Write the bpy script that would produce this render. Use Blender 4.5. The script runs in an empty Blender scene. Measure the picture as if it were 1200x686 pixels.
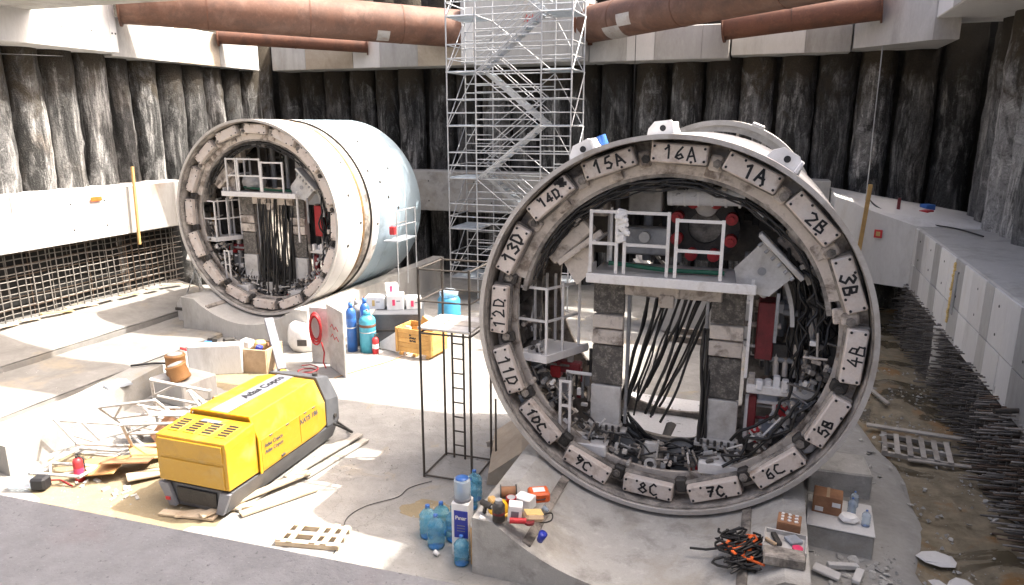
import bpy, math, random
from mathutils import Vector, Matrix, noise
R = math.radians
PI = math.pi
random.seed(7)
scn = bpy.context.scene
col = scn.collection

# ------------------------------------------------------------------ camera
cam_d = bpy.data.cameras.new('camera')
cam = bpy.data.objects.new('camera', cam_d)
col.objects.link(cam)
cam.location = (0, 0, 7.1)
cam.rotation_euler = (R(90 - 13.575), 0, R(20.18))
cam_d.sensor_width = 36
cam_d.lens = 820 / 1200 * 36
cam_d.clip_start = 0.05
cam_d.clip_end = 2000
scn.camera = cam

# ------------------------------------------------------------------ light
SUN_EL, SUN_AZ = R(56), R(25)          # azimuth measured from +X towards +Y
to_sun = Vector((math.cos(SUN_EL) * math.cos(SUN_AZ), math.cos(SUN_EL) * math.sin(SUN_AZ), math.sin(SUN_EL)))
w = bpy.data.worlds.new('World')
scn.world = w
w.use_nodes = True
wn = w.node_tree
sky = wn.nodes.new('ShaderNodeTexSky')
sky.sky_type = 'NISHITA'
sky.sun_disc = False
sky.sun_elevation = SUN_EL
sky.sun_rotation = PI / 2 - SUN_AZ
sky.dust_density = 10.0
sky.ozone_density = 0.0
sky.air_density = 0.6
bg = wn.nodes['Background']
bg.inputs['Strength'].default_value = 0.15
wn.links.new(sky.outputs['Color'], bg.inputs['Color'])
sl = bpy.data.lights.new('sun', 'SUN')
sl.energy = 2.9
sl.angle = R(0.5)
sl.color = (1.0, 0.95, 0.87)
so = bpy.data.objects.new('sun', sl)
col.objects.link(so)
so.location = (10, 10, 40)
so.rotation_euler = (-to_sun).to_track_quat('-Z', 'Y').to_euler()
scn.view_settings.view_transform = 'Standard'
scn.view_settings.look = 'None'
scn.view_settings.exposure = 2.12
scn.view_settings.gamma = 1.0
scn.view_settings.use_curve_mapping = False
scn.cycles.max_bounces = 8
scn.cycles.diffuse_bounces = 5

# ------------------------------------------------------------------ mesh helpers
class MB:
    def __init__(s, M=None):
        s.v, s.f, s.sm, s.M = [], [], [], M

    def add(s, vs, fs, smooth=False, M=None):
        n = len(s.v)
        for p in vs:
            p = Vector(p)
            if M is not None: p = M @ p
            if s.M is not None: p = s.M @ p
            s.v.append(p)
        for q in fs:
            s.f.append([n + i for i in q]); s.sm.append(smooth)
        return s

    def box(s, c, d, M=None, ch=0.0):
        x, y, z = d[0] / 2, d[1] / 2, d[2] / 2
        C = Matrix.Translation(c)
        M = C @ M.to_4x4() if M is not None else C
        if ch <= 0:
            vs = [(i * x, j * y, k * z) for i in (-1, 1) for j in (-1, 1) for k in (-1, 1)]
            fs = [(0, 1, 3, 2), (4, 6, 7, 5), (0, 4, 5, 1), (2, 3, 7, 6), (0, 2, 6, 4), (1, 5, 7, 3)]
            return s.add(vs, fs, False, M)
        ch = min(ch, x * .9, y * .9, z * .9)
        vs, ix = [], {}
        for i in (-1, 1):
            for j in (-1, 1):
                for k in (-1, 1):
                    for a in range(3):
                        p = [i * (x - ch), j * (y - ch), k * (z - ch)]
                        p[a] = (i * x, j * y, k * z)[a]
                        ix[i, j, k, a] = len(vs); vs.append(p)
        fs = []
        for a in range(3):
            b, c2 = [t for t in range(3) if t != a]
            for sg in (-1, 1):
                q = []
                for (u, v) in ((-1, -1), (1, -1), (1, 1), (-1, 1)):
                    k = [0, 0, 0]; k[a] = sg; k[b] = u; k[c2] = v
                    q.append(ix[k[0], k[1], k[2], a])
                if (sg > 0) == (a == 1): q.reverse()
                fs.append(q)
            for u in (-1, 1):
                for v in (-1, 1):
                    q = []
                    for t in (-1, 1):
                        k = [0, 0, 0]; k[a] = t; k[b] = u; k[c2] = v
                        q.append((ix[k[0], k[1], k[2], b], ix[k[0], k[1], k[2], c2]))
                    fs.append([q[0][0], q[0][1], q[1][1], q[1][0]])
        for i in (-1, 1):
            for j in (-1, 1):
                for k in (-1, 1):
                    fs.append([ix[i, j, k, a] for a in range(3)])
        return s.add(vs, fs, False, M)

    def cyl(s, p0, p1, r, n=10, r2=None, caps=True):
        p0, p1 = Vector(p0), Vector(p1)
        r2 = r if r2 is None else r2
        d = (p1 - p0)
        if d.length < 1e-6: return s
        d.normalize()
        a = d.orthogonal().normalized(); b = d.cross(a)
        vs = []
        for p, rr in ((p0, r), (p1, r2)):
            for i in range(n):
                t = 2 * PI * i / n
                vs.append(p + (a * math.cos(t) + b * math.sin(t)) * rr)
        s.add(vs, [(i, (i + 1) % n, n + (i + 1) % n, n + i) for i in range(n)], n > 5)
        if caps:
            s.add(vs[:n], [tuple(range(n))[::-1]]); s.add(vs[n:], [tuple(range(n))])
        return s

    def tube(s, pts, r, n=6):
        pts = [Vector(p) for p in pts]
        vs = []; prev = None
        for i, p in enumerate(pts):
            d = (pts[min(i + 1, len(pts) - 1)] - pts[max(i - 1, 0)])
            if d.length < 1e-9: d = Vector((0, 0, 1))
            d.normalize()
            a = (prev - d * prev.dot(d)) if prev is not None else d.orthogonal()
            if a.length < 1e-6: a = d.orthogonal()
            a.normalize(); prev = a
            b = d.cross(a)
            for k in range(n):
                t = 2 * PI * k / n
                vs.append(p + (a * math.cos(t) + b * math.sin(t)) * r)
        fs = []
        for i in range(len(pts) - 1):
            for k in range(n):
                fs.append((i * n + k, i * n + (k + 1) % n, (i + 1) * n + (k + 1) % n, (i + 1) * n + k))
        s.add(vs, fs, True)
        s.add(vs[:n], [tuple(range(n))[::-1]]); s.add(vs[-n:], [tuple(range(n))])
        return s

    def prism(s, poly, d0, d1, plane='xz'):
        n = len(poly)
        def P(u, v, d):
            return {'xz': (u, d, v), 'xy': (u, v, d), 'yz': (d, u, v)}[plane]
        vs = [P(u, v, d0) for u, v in poly] + [P(u, v, d1) for u, v in poly]
        fs = [(i, (i + 1) % n, n + (i + 1) % n, n + i) for i in range(n)]
        fs += [tuple(range(n))[::-1], tuple(range(n, 2 * n))]
        return s.add(vs, fs)

    def ring(s, r0, r1, y0, y1, a0=0.0, a1=360.0, n=96):
        """solid annulus about the y axis; angles clockwise from the top, degrees"""
        full = abs(a1 - a0) >= 359.9
        m = max(2, int(n * abs(a1 - a0) / 360)) + (0 if full else 1)
        vs = []
        for i in range(m):
            t = R(a0 + (a1 - a0) * i / (m if full else m - 1))
            sx, cz = math.sin(t), math.cos(t)
            for rr, yy in ((r0, y0), (r1, y0), (r1, y1), (r0, y1)):
                vs.append((sx * rr, yy, cz * rr))
        fs, sm = [], []
        for i in range(m if full else m - 1):
            j = (i + 1) % m
            for k in range(4):
                fs.append((i * 4 + k, j * 4 + k, j * 4 + (k + 1) % 4, i * 4 + (k + 1) % 4))
                sm.append(k in (1, 3))
        b = len(s.v)
        s.add(vs, fs)
        s.sm[-len(fs):] = sm
        if not full:
            s.add(vs[:4], [(0, 1, 2, 3)]); s.add(vs[-4:], [(3, 2, 1, 0)])
        return s

    def lathe(s, prof, c=(0, 0, 0), n=14, M=None):
        vs = []
        for r, z in prof:
            for i in range(n):
                t = 2 * PI * i / n
                vs.append((c[0] + r * math.cos(t), c[1] + r * math.sin(t), c[2] + z))
        fs = []
        for k in range(len(prof) - 1):
            for i in range(n):
                fs.append((k * n + i, k * n + (i + 1) % n, (k + 1) * n + (i + 1) % n, (k + 1) * n + i))
        s.add(vs, fs, True, M)
        s.add(vs[:n], [tuple(range(n))[::-1]], False, M); s.add(vs[-n:], [tuple(range(n))], False, M)
        return s

    def build(s, name, m, parent=None, loc=None, rot=None):
        me = bpy.data.meshes.new(name)
        me.from_pydata([tuple(v) for v in s.v], [], s.f)
        me.polygons.foreach_set('use_smooth', s.sm)
        me.materials.append(m)
        me.update()
        import bmesh
        bm = bmesh.new(); bm.from_mesh(me)
        bmesh.ops.recalc_face_normals(bm, faces=bm.faces)
        bm.to_mesh(me); bm.free()
        return put(name, me, parent, loc, rot)

def smooth(pts, k=6):
    P = [Vector(p) for p in pts]; out = []
    for i in range(len(P) - 1):
        a, b, c, d = P[max(i - 1, 0)], P[i], P[i + 1], P[min(i + 2, len(P) - 1)]
        for j in range(k):
            t = j / k
            out.append(.5 * ((2 * b) + (c - a) * t + (2 * a - 5 * b + 4 * c - d) * t * t + (3 * b - a - 3 * c + d) * t ** 3))
    return out + [P[-1]]

def put(name, me, parent=None, loc=None, rot=None):
    o = bpy.data.objects.new(name, me)
    col.objects.link(o)
    if parent is not None: o.parent = parent
    if loc is not None: o.location = loc
    if rot is not None: o.rotation_euler = rot
    return o

def tag(o, label, cat, group=None):
    o['label'] = label; o['category'] = cat
    if group: o['group'] = group
    return o

def structure(o):
    o['kind'] = 'structure'
    return o

def thing(name, label, cat, loc=(0, 0, 0), rotz=0.0, group=None):
    o = bpy.data.objects.new(name, None)
    o.empty_display_size = .2
    col.objects.link(o)
    o.location = loc; o.rotation_euler = (0, 0, rotz)
    return tag(o, label, cat, group)

def copy_tree(o, parent=None):
    c = o.copy(); col.objects.link(c)
    if parent is not None: c.parent = parent
    for ch in o.children: copy_tree(ch, c)
    return c

def RZ(a): return Matrix.Rotation(a, 4, 'Z')
def RX(a): return Matrix.Rotation(a, 4, 'X')
def RY(a): return Matrix.Rotation(a, 4, 'Y')
def TR(*a): return Matrix.Translation(a)

# handwritten stroke font, unit box 0..1 wide, 0..1.4 high
STROKES = {
 '0': [[(.3, 1.35), (.05, .9), (.08, .35), (.4, .02), (.75, .2), (.88, .8), (.7, 1.3), (.35, 1.4)]],
 '1': [[(.1, 1.05), (.5, 1.4), (.48, 0)]],
 '2': [[(.05, 1.1), (.4, 1.4), (.8, 1.1), (.6, .6), (.02, .05), (.95, .02)]],
 '3': [[(.08, 1.25), (.5, 1.4), (.85, 1.1), (.4, .78), (.9, .4), (.5, 0), (.05, .15)]],
 '4': [[(.6, 1.4), (.05, .5), (.95, .5)], [(.65, .95), (.62, 0)]],
 '5': [[(.9, 1.38), (.25, 1.38), (.15, .8), (.6, .85), (.9, .45), (.55, .02), (.05, .12)]],
 '6': [[(.75, 1.38), (.25, .9), (.06, .35), (.4, 0), (.85, .25), (.65, .65), (.15, .5)]],
 '7': [[(.05, 1.35), (.9, 1.38), (.4, 0)], [(.25, .68), (.8, .72)]],
 '8': [[(.5, .75), (.12, 1.1), (.5, 1.4), (.85, 1.1), (.5, .75), (.06, .35), (.5, 0), (.92, .35), (.5, .75)]],
 '9': [[(.85, 1.1), (.4, 1.4), (.08, 1.0), (.4, .7), (.85, 1.05), (.8, .5), (.5, 0)]],
 'A': [[(.02, 0), (.45, 1.4), (.95, 0)], [(.2, .5), (.8, .52)]],
 'B': [[(.1, 0), (.1, 1.38), (.7, 1.3), (.7, .85), (.12, .75), (.85, .6), (.85, .12), (.1, .0)]],
 'C': [[(.9, 1.2), (.5, 1.4), (.1, .9), (.15, .25), (.55, 0), (.95, .2)]],
 'D': [[(.12, 0), (.12, 1.38), (.6, 1.25), (.9, .75), (.6, .12), (.1, .02)]],
}
def stroke_text(txt, h, th, jit=0.0):
    """flat strokes in the xz plane, centred, facing -y, th thick line"""
    mb = MB()
    k = h / 1.4
    adv = 1.28 * k
    x0 = -adv * len(txt) / 2 + .14 * k
    for i, chh in enumerate(txt):
        for st in STROKES.get(chh, []):
            pts = [Vector((x0 + i * adv + u * k + random.uniform(-jit, jit), 0, (v - .7) * k + random.uniform(-jit, jit))) for u, v in st]
            for a, b in zip(pts[:-1], pts[1:]):
                d = (b - a).normalized(); nrm = Vector((-d.z, 0, d.x)) * th / 2
                e = d * th * .35
                q = [a - e + nrm, b + e + nrm, b + e - nrm, a - e - nrm]
                mb.add([p + Vector((0, -.004, 0)) for p in q] + [p for p in q],
                       [(0, 1, 2, 3), (0, 4, 5, 1), (1, 5, 6, 2), (2, 6, 7, 3), (3, 7, 4, 0)])
    return mb

def font_mesh(txt, size, bold=0.0):
    cu = bpy.data.curves.new('lettering', 'FONT')
    cu.body = txt; cu.size = size; cu.align_x = 'CENTER'; cu.align_y = 'CENTER'
    cu.extrude = .002; cu.offset = bold
    ob = bpy.data.objects.new('lettering', cu)
    col.objects.link(ob)
    dg = bpy.context.evaluated_depsgraph_get()
    me = bpy.data.meshes.new_from_object(ob.evaluated_get(dg))
    bpy.data.objects.remove(ob); bpy.data.curves.remove(cu)
    return me

# ------------------------------------------------------------------ materials
def new_mat(name):
    m = bpy.data.materials.new(name); m.use_nodes = True
    nt = m.node_tree
    return m, nt, nt.nodes['Principled BSDF']

def N(nt, t, **k):
    n = nt.nodes.new(t)
    for a, b in k.items():
        if a in n.inputs: n.inputs[a].default_value = b
        else: setattr(n, a, b)
    return n

def ramp(nt, fac, stops):
    n = nt.nodes.new('ShaderNodeValToRGB')
    e = n.color_ramp.elements
    while len(e) < len(stops): e.new(.5)
    for el, (p, c) in zip(e, stops):
        el.position = p
        el.color = (c[0], c[1], c[2], 1) if hasattr(c, '__len__') else (c, c, c, 1)
    nt.links.new(fac, n.inputs[0])
    return n.outputs[0]

def mix(nt, fac, a, b, mode='MIX'):
    n = nt.nodes.new('ShaderNodeMix'); n.data_type = 'RGBA'; n.blend_type = mode
    for sock, val in ((n.inputs[0], fac), (n.inputs[6], a), (n.inputs[7], b)):
        if isinstance(val, bpy.types.NodeSocket): nt.links.new(val, sock)
        elif hasattr(val, '__len__'): sock.default_value = (val[0], val[1], val[2], 1)
        else: sock.default_value = val
    return n.outputs[2]

def coords(nt, scale=(1, 1, 1), world=False):
    if world:
        g = nt.nodes.new('ShaderNodeNewGeometry'); src = g.outputs['Position']
    else:
        tc = nt.nodes.new('ShaderNodeTexCoord'); src = tc.outputs['Object']
        oi = nt.nodes.new('ShaderNodeObjectInfo')
        mm = N(nt, 'ShaderNodeMath', operation='MULTIPLY'); mm.inputs[1].default_value = 37.0
        nt.links.new(oi.outputs['Random'], mm.inputs[0])
        va = nt.nodes.new('ShaderNodeVectorMath'); va.operation = 'ADD'
        nt.links.new(src, va.inputs[0]); nt.links.new(mm.outputs[0], va.inputs[1])
        src = va.outputs[0]
    mp = nt.nodes.new('ShaderNodeMapping'); mp.inputs['Scale'].default_value = scale
    nt.links.new(src, mp.inputs['Vector'])
    return mp.outputs[0]

def nz(nt, vec, scale, detail=6, rough=.6, dist=0.0):
    n = N(nt, 'ShaderNodeTexNoise', Scale=scale, Detail=detail, Roughness=rough, Distortion=dist)
    nt.links.new(vec, n.inputs['Vector'])
    return n.outputs['Fac']

def grime(name, base, dark=None, light=None, scale=2.0, lo=.45, hi=.7, rough=.7, metal=0.0, bump=.2, fine=30, streak=1.0,
          rnd=.12, light_at=.62, bd=.02, world=False, third=None, third_at=.6):
    m, nt, bs = new_mat(name)
    dark = dark or tuple(c * .35 for c in base)
    light = light or tuple(min(1, c * 1.25 + .02) for c in base)
    v = coords(nt, (1, 1, 1 / streak), world)
    n1 = nz(nt, v, scale, 8, .65, .3)
    n2 = nz(nt, v, fine, 5, .65)
    n3 = nz(nt, v, scale * 3.1, 7, .7)
    c = mix(nt, ramp(nt, n3, [(light_at - .1, 0.0), (light_at + .1, 1.0)]), base, light)
    if third:
        n4 = nz(nt, v, scale * .55, 6, .6, .5)
        c = mix(nt, ramp(nt, n4, [(third_at - .06, 0.0), (third_at + .1, 1.0)]), c, third)
    c = mix(nt, ramp(nt, n1, [(lo, 0.0), (hi, 1.0)]), c, dark)
    c = mix(nt, .35, c, mix(nt, n2, dark, light), 'OVERLAY' if False else 'MIX') if fine else c
    oi = nt.nodes.new('ShaderNodeObjectInfo')
    hs = nt.nodes.new('ShaderNodeHueSaturation')
    mr = N(nt, 'ShaderNodeMapRange'); mr.inputs['To Min'].default_value = 1 - rnd; mr.inputs['To Max'].default_value = 1 + rnd
    nt.links.new(oi.outputs['Random'], mr.inputs['Value'])
    nt.links.new(mr.outputs[0], hs.inputs['Value']); nt.links.new(c, hs.inputs['Color'])
    nt.links.new(hs.outputs[0], bs.inputs['Base Color'])
    rr = N(nt, 'ShaderNodeMapRange'); rr.inputs['To Min'].default_value = max(.05, rough - .12); rr.inputs['To Max'].default_value = min(1, rough + .15)
    nt.links.new(n3, rr.inputs['Value']); nt.links.new(rr.outputs[0], bs.inputs['Roughness'])
    bs.inputs['Metallic'].default_value = metal
    if bump:
        b = N(nt, 'ShaderNodeBump', Strength=bump, Distance=bd)
        s2 = N(nt, 'ShaderNodeMath', operation='ADD'); nt.links.new(n2, s2.inputs[0]); nt.links.new(n1, s2.inputs[1])
        nt.links.new(s2.outputs[0], b.inputs['Height']); nt.links.new(b.outputs[0], bs.inputs['Normal'])
    return m

def pile_mat(name, black, bright, tan, g0=.10, g1=.30):
    m, nt, bs = new_mat(name)
    v = coords(nt, (1, 1, 1)); vs = coords(nt, (3.2, 3.2, .30)); vf = coords(nt, (14, 14, .55))
    chalk = nz(nt, v, 1.1, 10, .78, 1.4)
    big = nz(nt, v, .5, 6, .6, .6)
    med = nz(nt, v, 2.4, 9, .72, .5)
    gr = nz(nt, v, 16.0, 7, .75)
    st = nz(nt, vs, 1.0, 9, .72, .5)
    fs = nz(nt, vf, 1.0, 6, .75, .2)
    c = mix(nt, ramp(nt, med, [(.30, 0.0), (.70, 1.0)]), (g0, g0 * .99, g0 * .97), (g1, g1 * .99, g1 * .97))
    c = mix(nt, ramp(nt, st, [(.52, 0.0), (.62, min(1, bright * .8))]), c, (.55, .54, .515))
    c = mix(nt, ramp(nt, fs, [(.60, 0.0), (.66, min(1, bright * .8))]), c, (.64, .63, .60))
    c = mix(nt, ramp(nt, big, [(.54, 0.0), (.70, tan)]), c, (.17, .12, .075))
    c = mix(nt, ramp(nt, chalk, [(.55, 0.0), (.63, min(1, bright * .65))]), c, (.56, .555, .54))
    st2 = nz(nt, coords(nt, (1.3, 1.3, .34)), 1.0, 10, .74, .8)
    c = mix(nt, ramp(nt, st2, [(black - .06, .95), (black + .06, 0.0)]), c, (.016, .016, .015))
    c = mix(nt, ramp(nt, gr, [(.32, .75), (.48, 0.0)]), c, (.02, .02, .018))
    c = mix(nt, ramp(nt, gr, [(.58, 0.0), (.72, .5)]), c, (.50, .49, .46))
    # soot and moss in patches near the head of the pile (z is the pile's own height)
    patch = nz(nt, coords(nt, (1, 1, .7)), 1.1, 9, .7, .8)
    tc = nt.nodes.new('ShaderNodeTexCoord'); sp = nt.nodes.new('ShaderNodeSeparateXYZ')
    nt.links.new(tc.outputs['Object'], sp.inputs[0])
    ad = N(nt, 'ShaderNodeMath', operation='MULTIPLY_ADD'); ad.inputs[1].default_value = 7.0
    nt.links.new(patch, ad.inputs[0]); nt.links.new(sp.outputs[2], ad.inputs[2])
    mr = N(nt, 'ShaderNodeMapRange'); mr.inputs['From Min'].default_value = 11.3; mr.inputs['From Max'].default_value = 12.7; nt.links.new(ad.outputs[0], mr.inputs['Value'])
    c = mix(nt, mr.outputs[0], c, mix(nt, gr, (.008, .008, .007), (.08, .062, .04)))
    oi = nt.nodes.new('ShaderNodeObjectInfo'); hs = nt.nodes.new('ShaderNodeHueSaturation')
    r2 = N(nt, 'ShaderNodeMapRange'); r2.inputs['To Min'].default_value = .45; r2.inputs['To Max'].default_value = 1.3
    nt.links.new(oi.outputs['Random'], r2.inputs['Value']); nt.links.new(r2.outputs[0], hs.inputs['Value']); nt.links.new(c, hs.inputs['Color'])
    nt.links.new(hs.outputs[0], bs.inputs['Base Color'])
    bs.inputs['Roughness'].default_value = .92
    b = N(nt, 'ShaderNodeBump', Strength=1.0, Distance=.08)
    hh = N(nt, 'ShaderNodeMath', operation='ADD'); nt.links.new(gr, hh.inputs[0]); nt.links.new(med, hh.inputs[1])
    nt.links.new(hh.outputs[0], b.inputs['Height']); nt.links.new(b.outputs[0], bs.inputs['Normal'])
    return m

def plain(name, c, rough=.5, metal=0.0, trans=0.0, alpha=1.0):
    m, nt, bs = new_mat(name)
    bs.inputs['Base Color'].default_value = (c[0], c[1], c[2], 1)
    bs.inputs['Roughness'].default_value = rough
    bs.inputs['Metallic'].default_value = metal
    if trans: bs.inputs['Transmission Weight'].default_value = trans; bs.inputs['IOR'].default_value = 1.2
    return m

M = {}
def floor_mat():
    m, nt, bs = new_mat('floor_concrete')
    v = coords(nt, world=True)
    a = nz(nt, v, .30, 9, .62, .6); b = nz(nt, v, 1.7, 9, .7, .4); f = nz(nt, v, 22, 6, .7); t = nz(nt, v, .55, 8, .65, 1.2)
    c = mix(nt, ramp(nt, b, [(.35, 0.0), (.65, 1.0)]), (.23, .223, .208), (.32, .312, .295))
    c = mix(nt, ramp(nt, t, [(.57, 0.0), (.65, .7)]), c, (.32, .275, .20))
    c = mix(nt, ramp(nt, a, [(.52, 0.0), (.58, .4)]), c, (.15, .145, .132))
    c = mix(nt, ramp(nt, f, [(.30, .8), (.42, 0.0)]), c, (.08, .076, .068))
    c = mix(nt, ramp(nt, f, [(.62, 0.0), (.72, .6)]), c, (.40, .39, .36))
    # thin cracks
    vo = N(nt, 'ShaderNodeTexVoronoi', Scale=.42); vo.feature = 'DISTANCE_TO_EDGE'
    dv = nt.nodes.new('ShaderNodeVectorMath'); dv.operation = 'ADD'
    nn = N(nt, 'ShaderNodeTexNoise', Scale=1.4, Detail=6.0); nt.links.new(v, nn.inputs['Vector'])
    nt.links.new(v, dv.inputs[0]); nt.links.new(nn.outputs['Color'], dv.inputs[1]); nt.links.new(dv.outputs[0], vo.inputs['Vector'])
    c = mix(nt, ramp(nt, vo.outputs['Distance'], [(.001, .4), (.004, 0.0)]), c, (.06, .056, .05))
    nt.links.new(c, bs.inputs['Base Color'])
    nt.links.new(ramp(nt, a, [(.50, .9), (.60, .55)]), bs.inputs['Roughness'])
    bp_ = N(nt, 'ShaderNodeBump', Strength=.5, Distance=.02)
    h = N(nt, 'ShaderNodeMath', operation='ADD'); nt.links.new(f, h.inputs[0]); nt.links.new(b, h.inputs[1])
    nt.links.new(h.outputs[0], bp_.inputs['Height']); nt.links.new(bp_.outputs[0], bs.inputs['Normal'])
    return m
M['floor'] = floor_mat()
M['bank'] = grime('bank_concrete', (.215, .208, .195), (.125, .12, .11), (.29, .28, .265), scale=1.1, rough=.9, bump=.3, fine=8, world=True, rnd=0, third=(.33, .27, .18), third_at=.58)
M['conc'] = grime('cast_concrete', (.40, .39, .37), (.20, .19, .17), (.50, .49, .47), scale=1.1, lo=.5, hi=.76, rough=.85, bump=.3, fine=18, streak=3.0, third=(.34, .26, .18), third_at=.66)
M['conc_white'] = grime('pale_concrete', (.65, .64, .62), (.34, .32, .285), (.72, .71, .69), scale=1.0, lo=.56, hi=.80, rough=.85, bump=.25, fine=18, streak=3.5, rnd=.08, third=(.46, .37, .27), third_at=.68)
M['kerb'] = grime('kerb_concrete', (.27, .265, .25), (.16, .15, .135), (.34, .33, .315), scale=1.4, lo=.5, hi=.75, rough=.9, bump=.3, fine=22, third=(.27, .23, .16), third_at=.6)
M['sand'] = grime('yellow_sand', (.245, .195, .115), (.15, .12, .075), (.31, .26, .17), scale=1.4, lo=.5, hi=.75, rough=.95, bump=.5, fine=26, world=True, rnd=0)
M['frame'] = grime('trestle_paint', (.46, .455, .44), (.24, .21, .18), (.54, .535, .52), scale=4, rough=.5, bump=0)
M['conc_tan'] = grime('tan_concrete', (.42, .36, .28), (.25, .20, .15), (.50, .44, .36), scale=1.0, rough=.9, bump=.3, fine=12)
M['conc_wet'] = grime('grey_concrete', (.44, .43, .405), (.17, .16, .14), (.58, .57, .54), scale=1.9, lo=.50, hi=.72, rough=.8, bump=.4, fine=42, third=(.34, .31, .26), third_at=.56)
def ledge_mat():
    m, nt, bs = new_mat('ledge_concrete')
    v = coords(nt)
    a = nz(nt, v, .9, 8, .6, .4); f = nz(nt, v, 34, 5, .65); p = nz(nt, v, 75, 3, .6); l = nz(nt, v, 5, 8, .7)
    c = mix(nt, ramp(nt, l, [(.35, 0.0), (.65, 1.0)]), (.155, .153, .156), (.205, .203, .206))
    c = mix(nt, ramp(nt, a, [(.54, 0.0), (.72, .6)]), c, (.17, .115, .115))
    c = mix(nt, ramp(nt, f, [(.31, .75), (.38, 0.0)]), c, (.07, .067, .067))
    c = mix(nt, ramp(nt, p, [(.62, 0.0), (.74, .4)]), c, (.40, .39, .39))
    nt.links.new(c, bs.inputs['Base Color']); bs.inputs['Roughness'].default_value = .92
    b = N(nt, 'ShaderNodeBump', Strength=.8, Distance=.012)
    nt.links.new(f, b.inputs['Height']); nt.links.new(b.outputs[0], bs.inputs['Normal'])
    return m
M['ledge'] = ledge_mat()
def mud_mat():
    m, nt, bs = new_mat('wet_mud')
    v = coords(nt, world=True)
    a = nz(nt, v, .45, 8, .6, .8); b = nz(nt, v, 2.6, 9, .7, .3); f = nz(nt, v, 14, 6, .7); o = nz(nt, v, .7, 7, .6, .9)
    c = mix(nt, ramp(nt, b, [(.35, 0.0), (.65, 1.0)]), (.13, .105, .065), (.27, .225, .15))
    c = mix(nt, ramp(nt, o, [(.55, 0.0), (.64, .9)]), c, (.22, .115, .035))
    wet = ramp(nt, a, [(.50, 0.0), (.56, 1.0)])
    c = mix(nt, wet, c, (.085, .07, .045))
    c = mix(nt, ramp(nt, f, [(.64, 0.0), (.72, .6)]), c, (.36, .34, .30))
    nt.links.new(c, bs.inputs['Base Color'])
    nt.links.new(ramp(nt, a, [(.48, .75), (.56, .07)]), bs.inputs['Roughness'])
    bp_ = N(nt, 'ShaderNodeBump', Distance=.06)
    nt.links.new(ramp(nt, a, [(.48, .7), (.56, .02)]), bp_.inputs['Strength'])
    nt.links.new(b, bp_.inputs['Height']); nt.links.new(bp_.outputs[0], bs.inputs['Normal'])
    return m
M['mud'] = mud_mat()
M['slurry'] = grime('grout_slurry', (.34, .33, .30), (.22, .21, .19), (.44, .43, .41), scale=1.1, rough=.75, bump=.5, fine=10, world=True, rnd=0, bd=.04)
M['soil'] = grime('dark_soil', (.045, .042, .036), (.012, .012, .010), (.12, .11, .09), scale=1.3, rough=.95, bump=.8, fine=9, bd=.08)
M['backing'] = grime('black_backing', (.006, .006, .006), (.003, .003, .003), (.018, .017, .016), scale=2, rough=.8, bump=.5, fine=12)
M['ground'] = grime('dusty_ground', (.25, .22, .17), scale=.3, rough=.95, world=True, rnd=0)
M['pile_l'] = pile_mat('pile_concrete_left', .48, 1.0, .4, .06, .21)
M['pile_b'] = pile_mat('pile_concrete_back', .50, .9, .25, .06, .22)
M['pile_r'] = pile_mat('pile_concrete_right', .44, 1.25, .2, .12, .36)
M['rust'] = grime('rusty_steel', (.13, .055, .03), (.055, .025, .016), (.20, .11, .075), scale=1.6, rough=.65, bump=.15, fine=18, third=(.21, .115, .08), third_at=.56)
M['rust_dark'] = grime('dark_rusty_steel', (.12, .045, .025), (.04, .02, .015), (.20, .09, .05), scale=1.5, rough=.75, bump=.2, fine=18)
M['patch'] = grime('welded_plate', (.42, .40, .38), (.28, .22, .18), scale=3, rough=.5, metal=.3)
M['galv'] = grime('galvanised_tube', (.46, .47, .48), (.26, .26, .26), (.58, .59, .60), scale=4, rough=.45, metal=.35, bump=0, fine=20)
M['galvdeck'] = grime('scaffold_deck', (.42, .47, .52), (.25, .28, .3), scale=3, rough=.5, metal=.4, bump=.1)
M['rebar'] = grime('pale_rebar', (.24, .225, .205), (.07, .06, .05), scale=3, rough=.7, metal=.1, bump=0, rnd=.25)
M['rebar_rust'] = grime('rusty_rebar', (.13, .09, .065), (.05, .03, .02), (.2, .15, .11), scale=3, rough=.8, bump=0, rnd=.3)
M['rebar_dark'] = grime('dark_rebar', (.24, .215, .19), (.05, .045, .04), (.48, .45, .41), scale=2, rough=.6, bump=0, rnd=.5)
M['black_tube'] = grime('black_tube', (.055, .05, .045), (.02, .02, .02), (.14, .11, .08), scale=4, rough=.6, metal=.2, bump=0)
M['shell'] = grime('shield_white_paint', (.74, .73, .71), (.34, .26, .18), (.78, .77, .75), scale=1.3, lo=.58, hi=.78, rough=.45, bump=.05, fine=22, rnd=.0, streak=1.5)
M['shell_blue'] = grime('shield_blue_paint', (.36, .47, .55), (.20, .23, .25), (.44, .54, .60), scale=1.3, lo=.56, hi=.80, rough=.4, bump=.04, fine=22, rnd=0)
M['shell_in'] = grime('shield_inner_steel', (.13, .115, .10), (.025, .022, .02), (.30, .275, .245), scale=1.6, rough=.75, bump=.3, fine=16)
M['rim'] = grime('shield_rim', (.55, .53, .50), (.25, .19, .14), (.68, .66, .63), scale=1.8, lo=.5, hi=.75, rough=.5, metal=.2, bump=.1, fine=30)
M['pad'] = grime('thrust_pad_paint', (.72, .64, .57), (.24, .15, .09), (.80, .73, .67), scale=3.0, lo=.54, hi=.74, rough=.65, bump=.2, fine=28, rnd=.08, third=(.70, .66, .62), third_at=.55)
M['cream'] = grime('cream_paint', (.62, .55, .475), (.08, .05, .03), (.72, .65, .58), scale=2.2, lo=.50, hi=.62, rough=.6, bump=.2, fine=20, rnd=.1)
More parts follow.
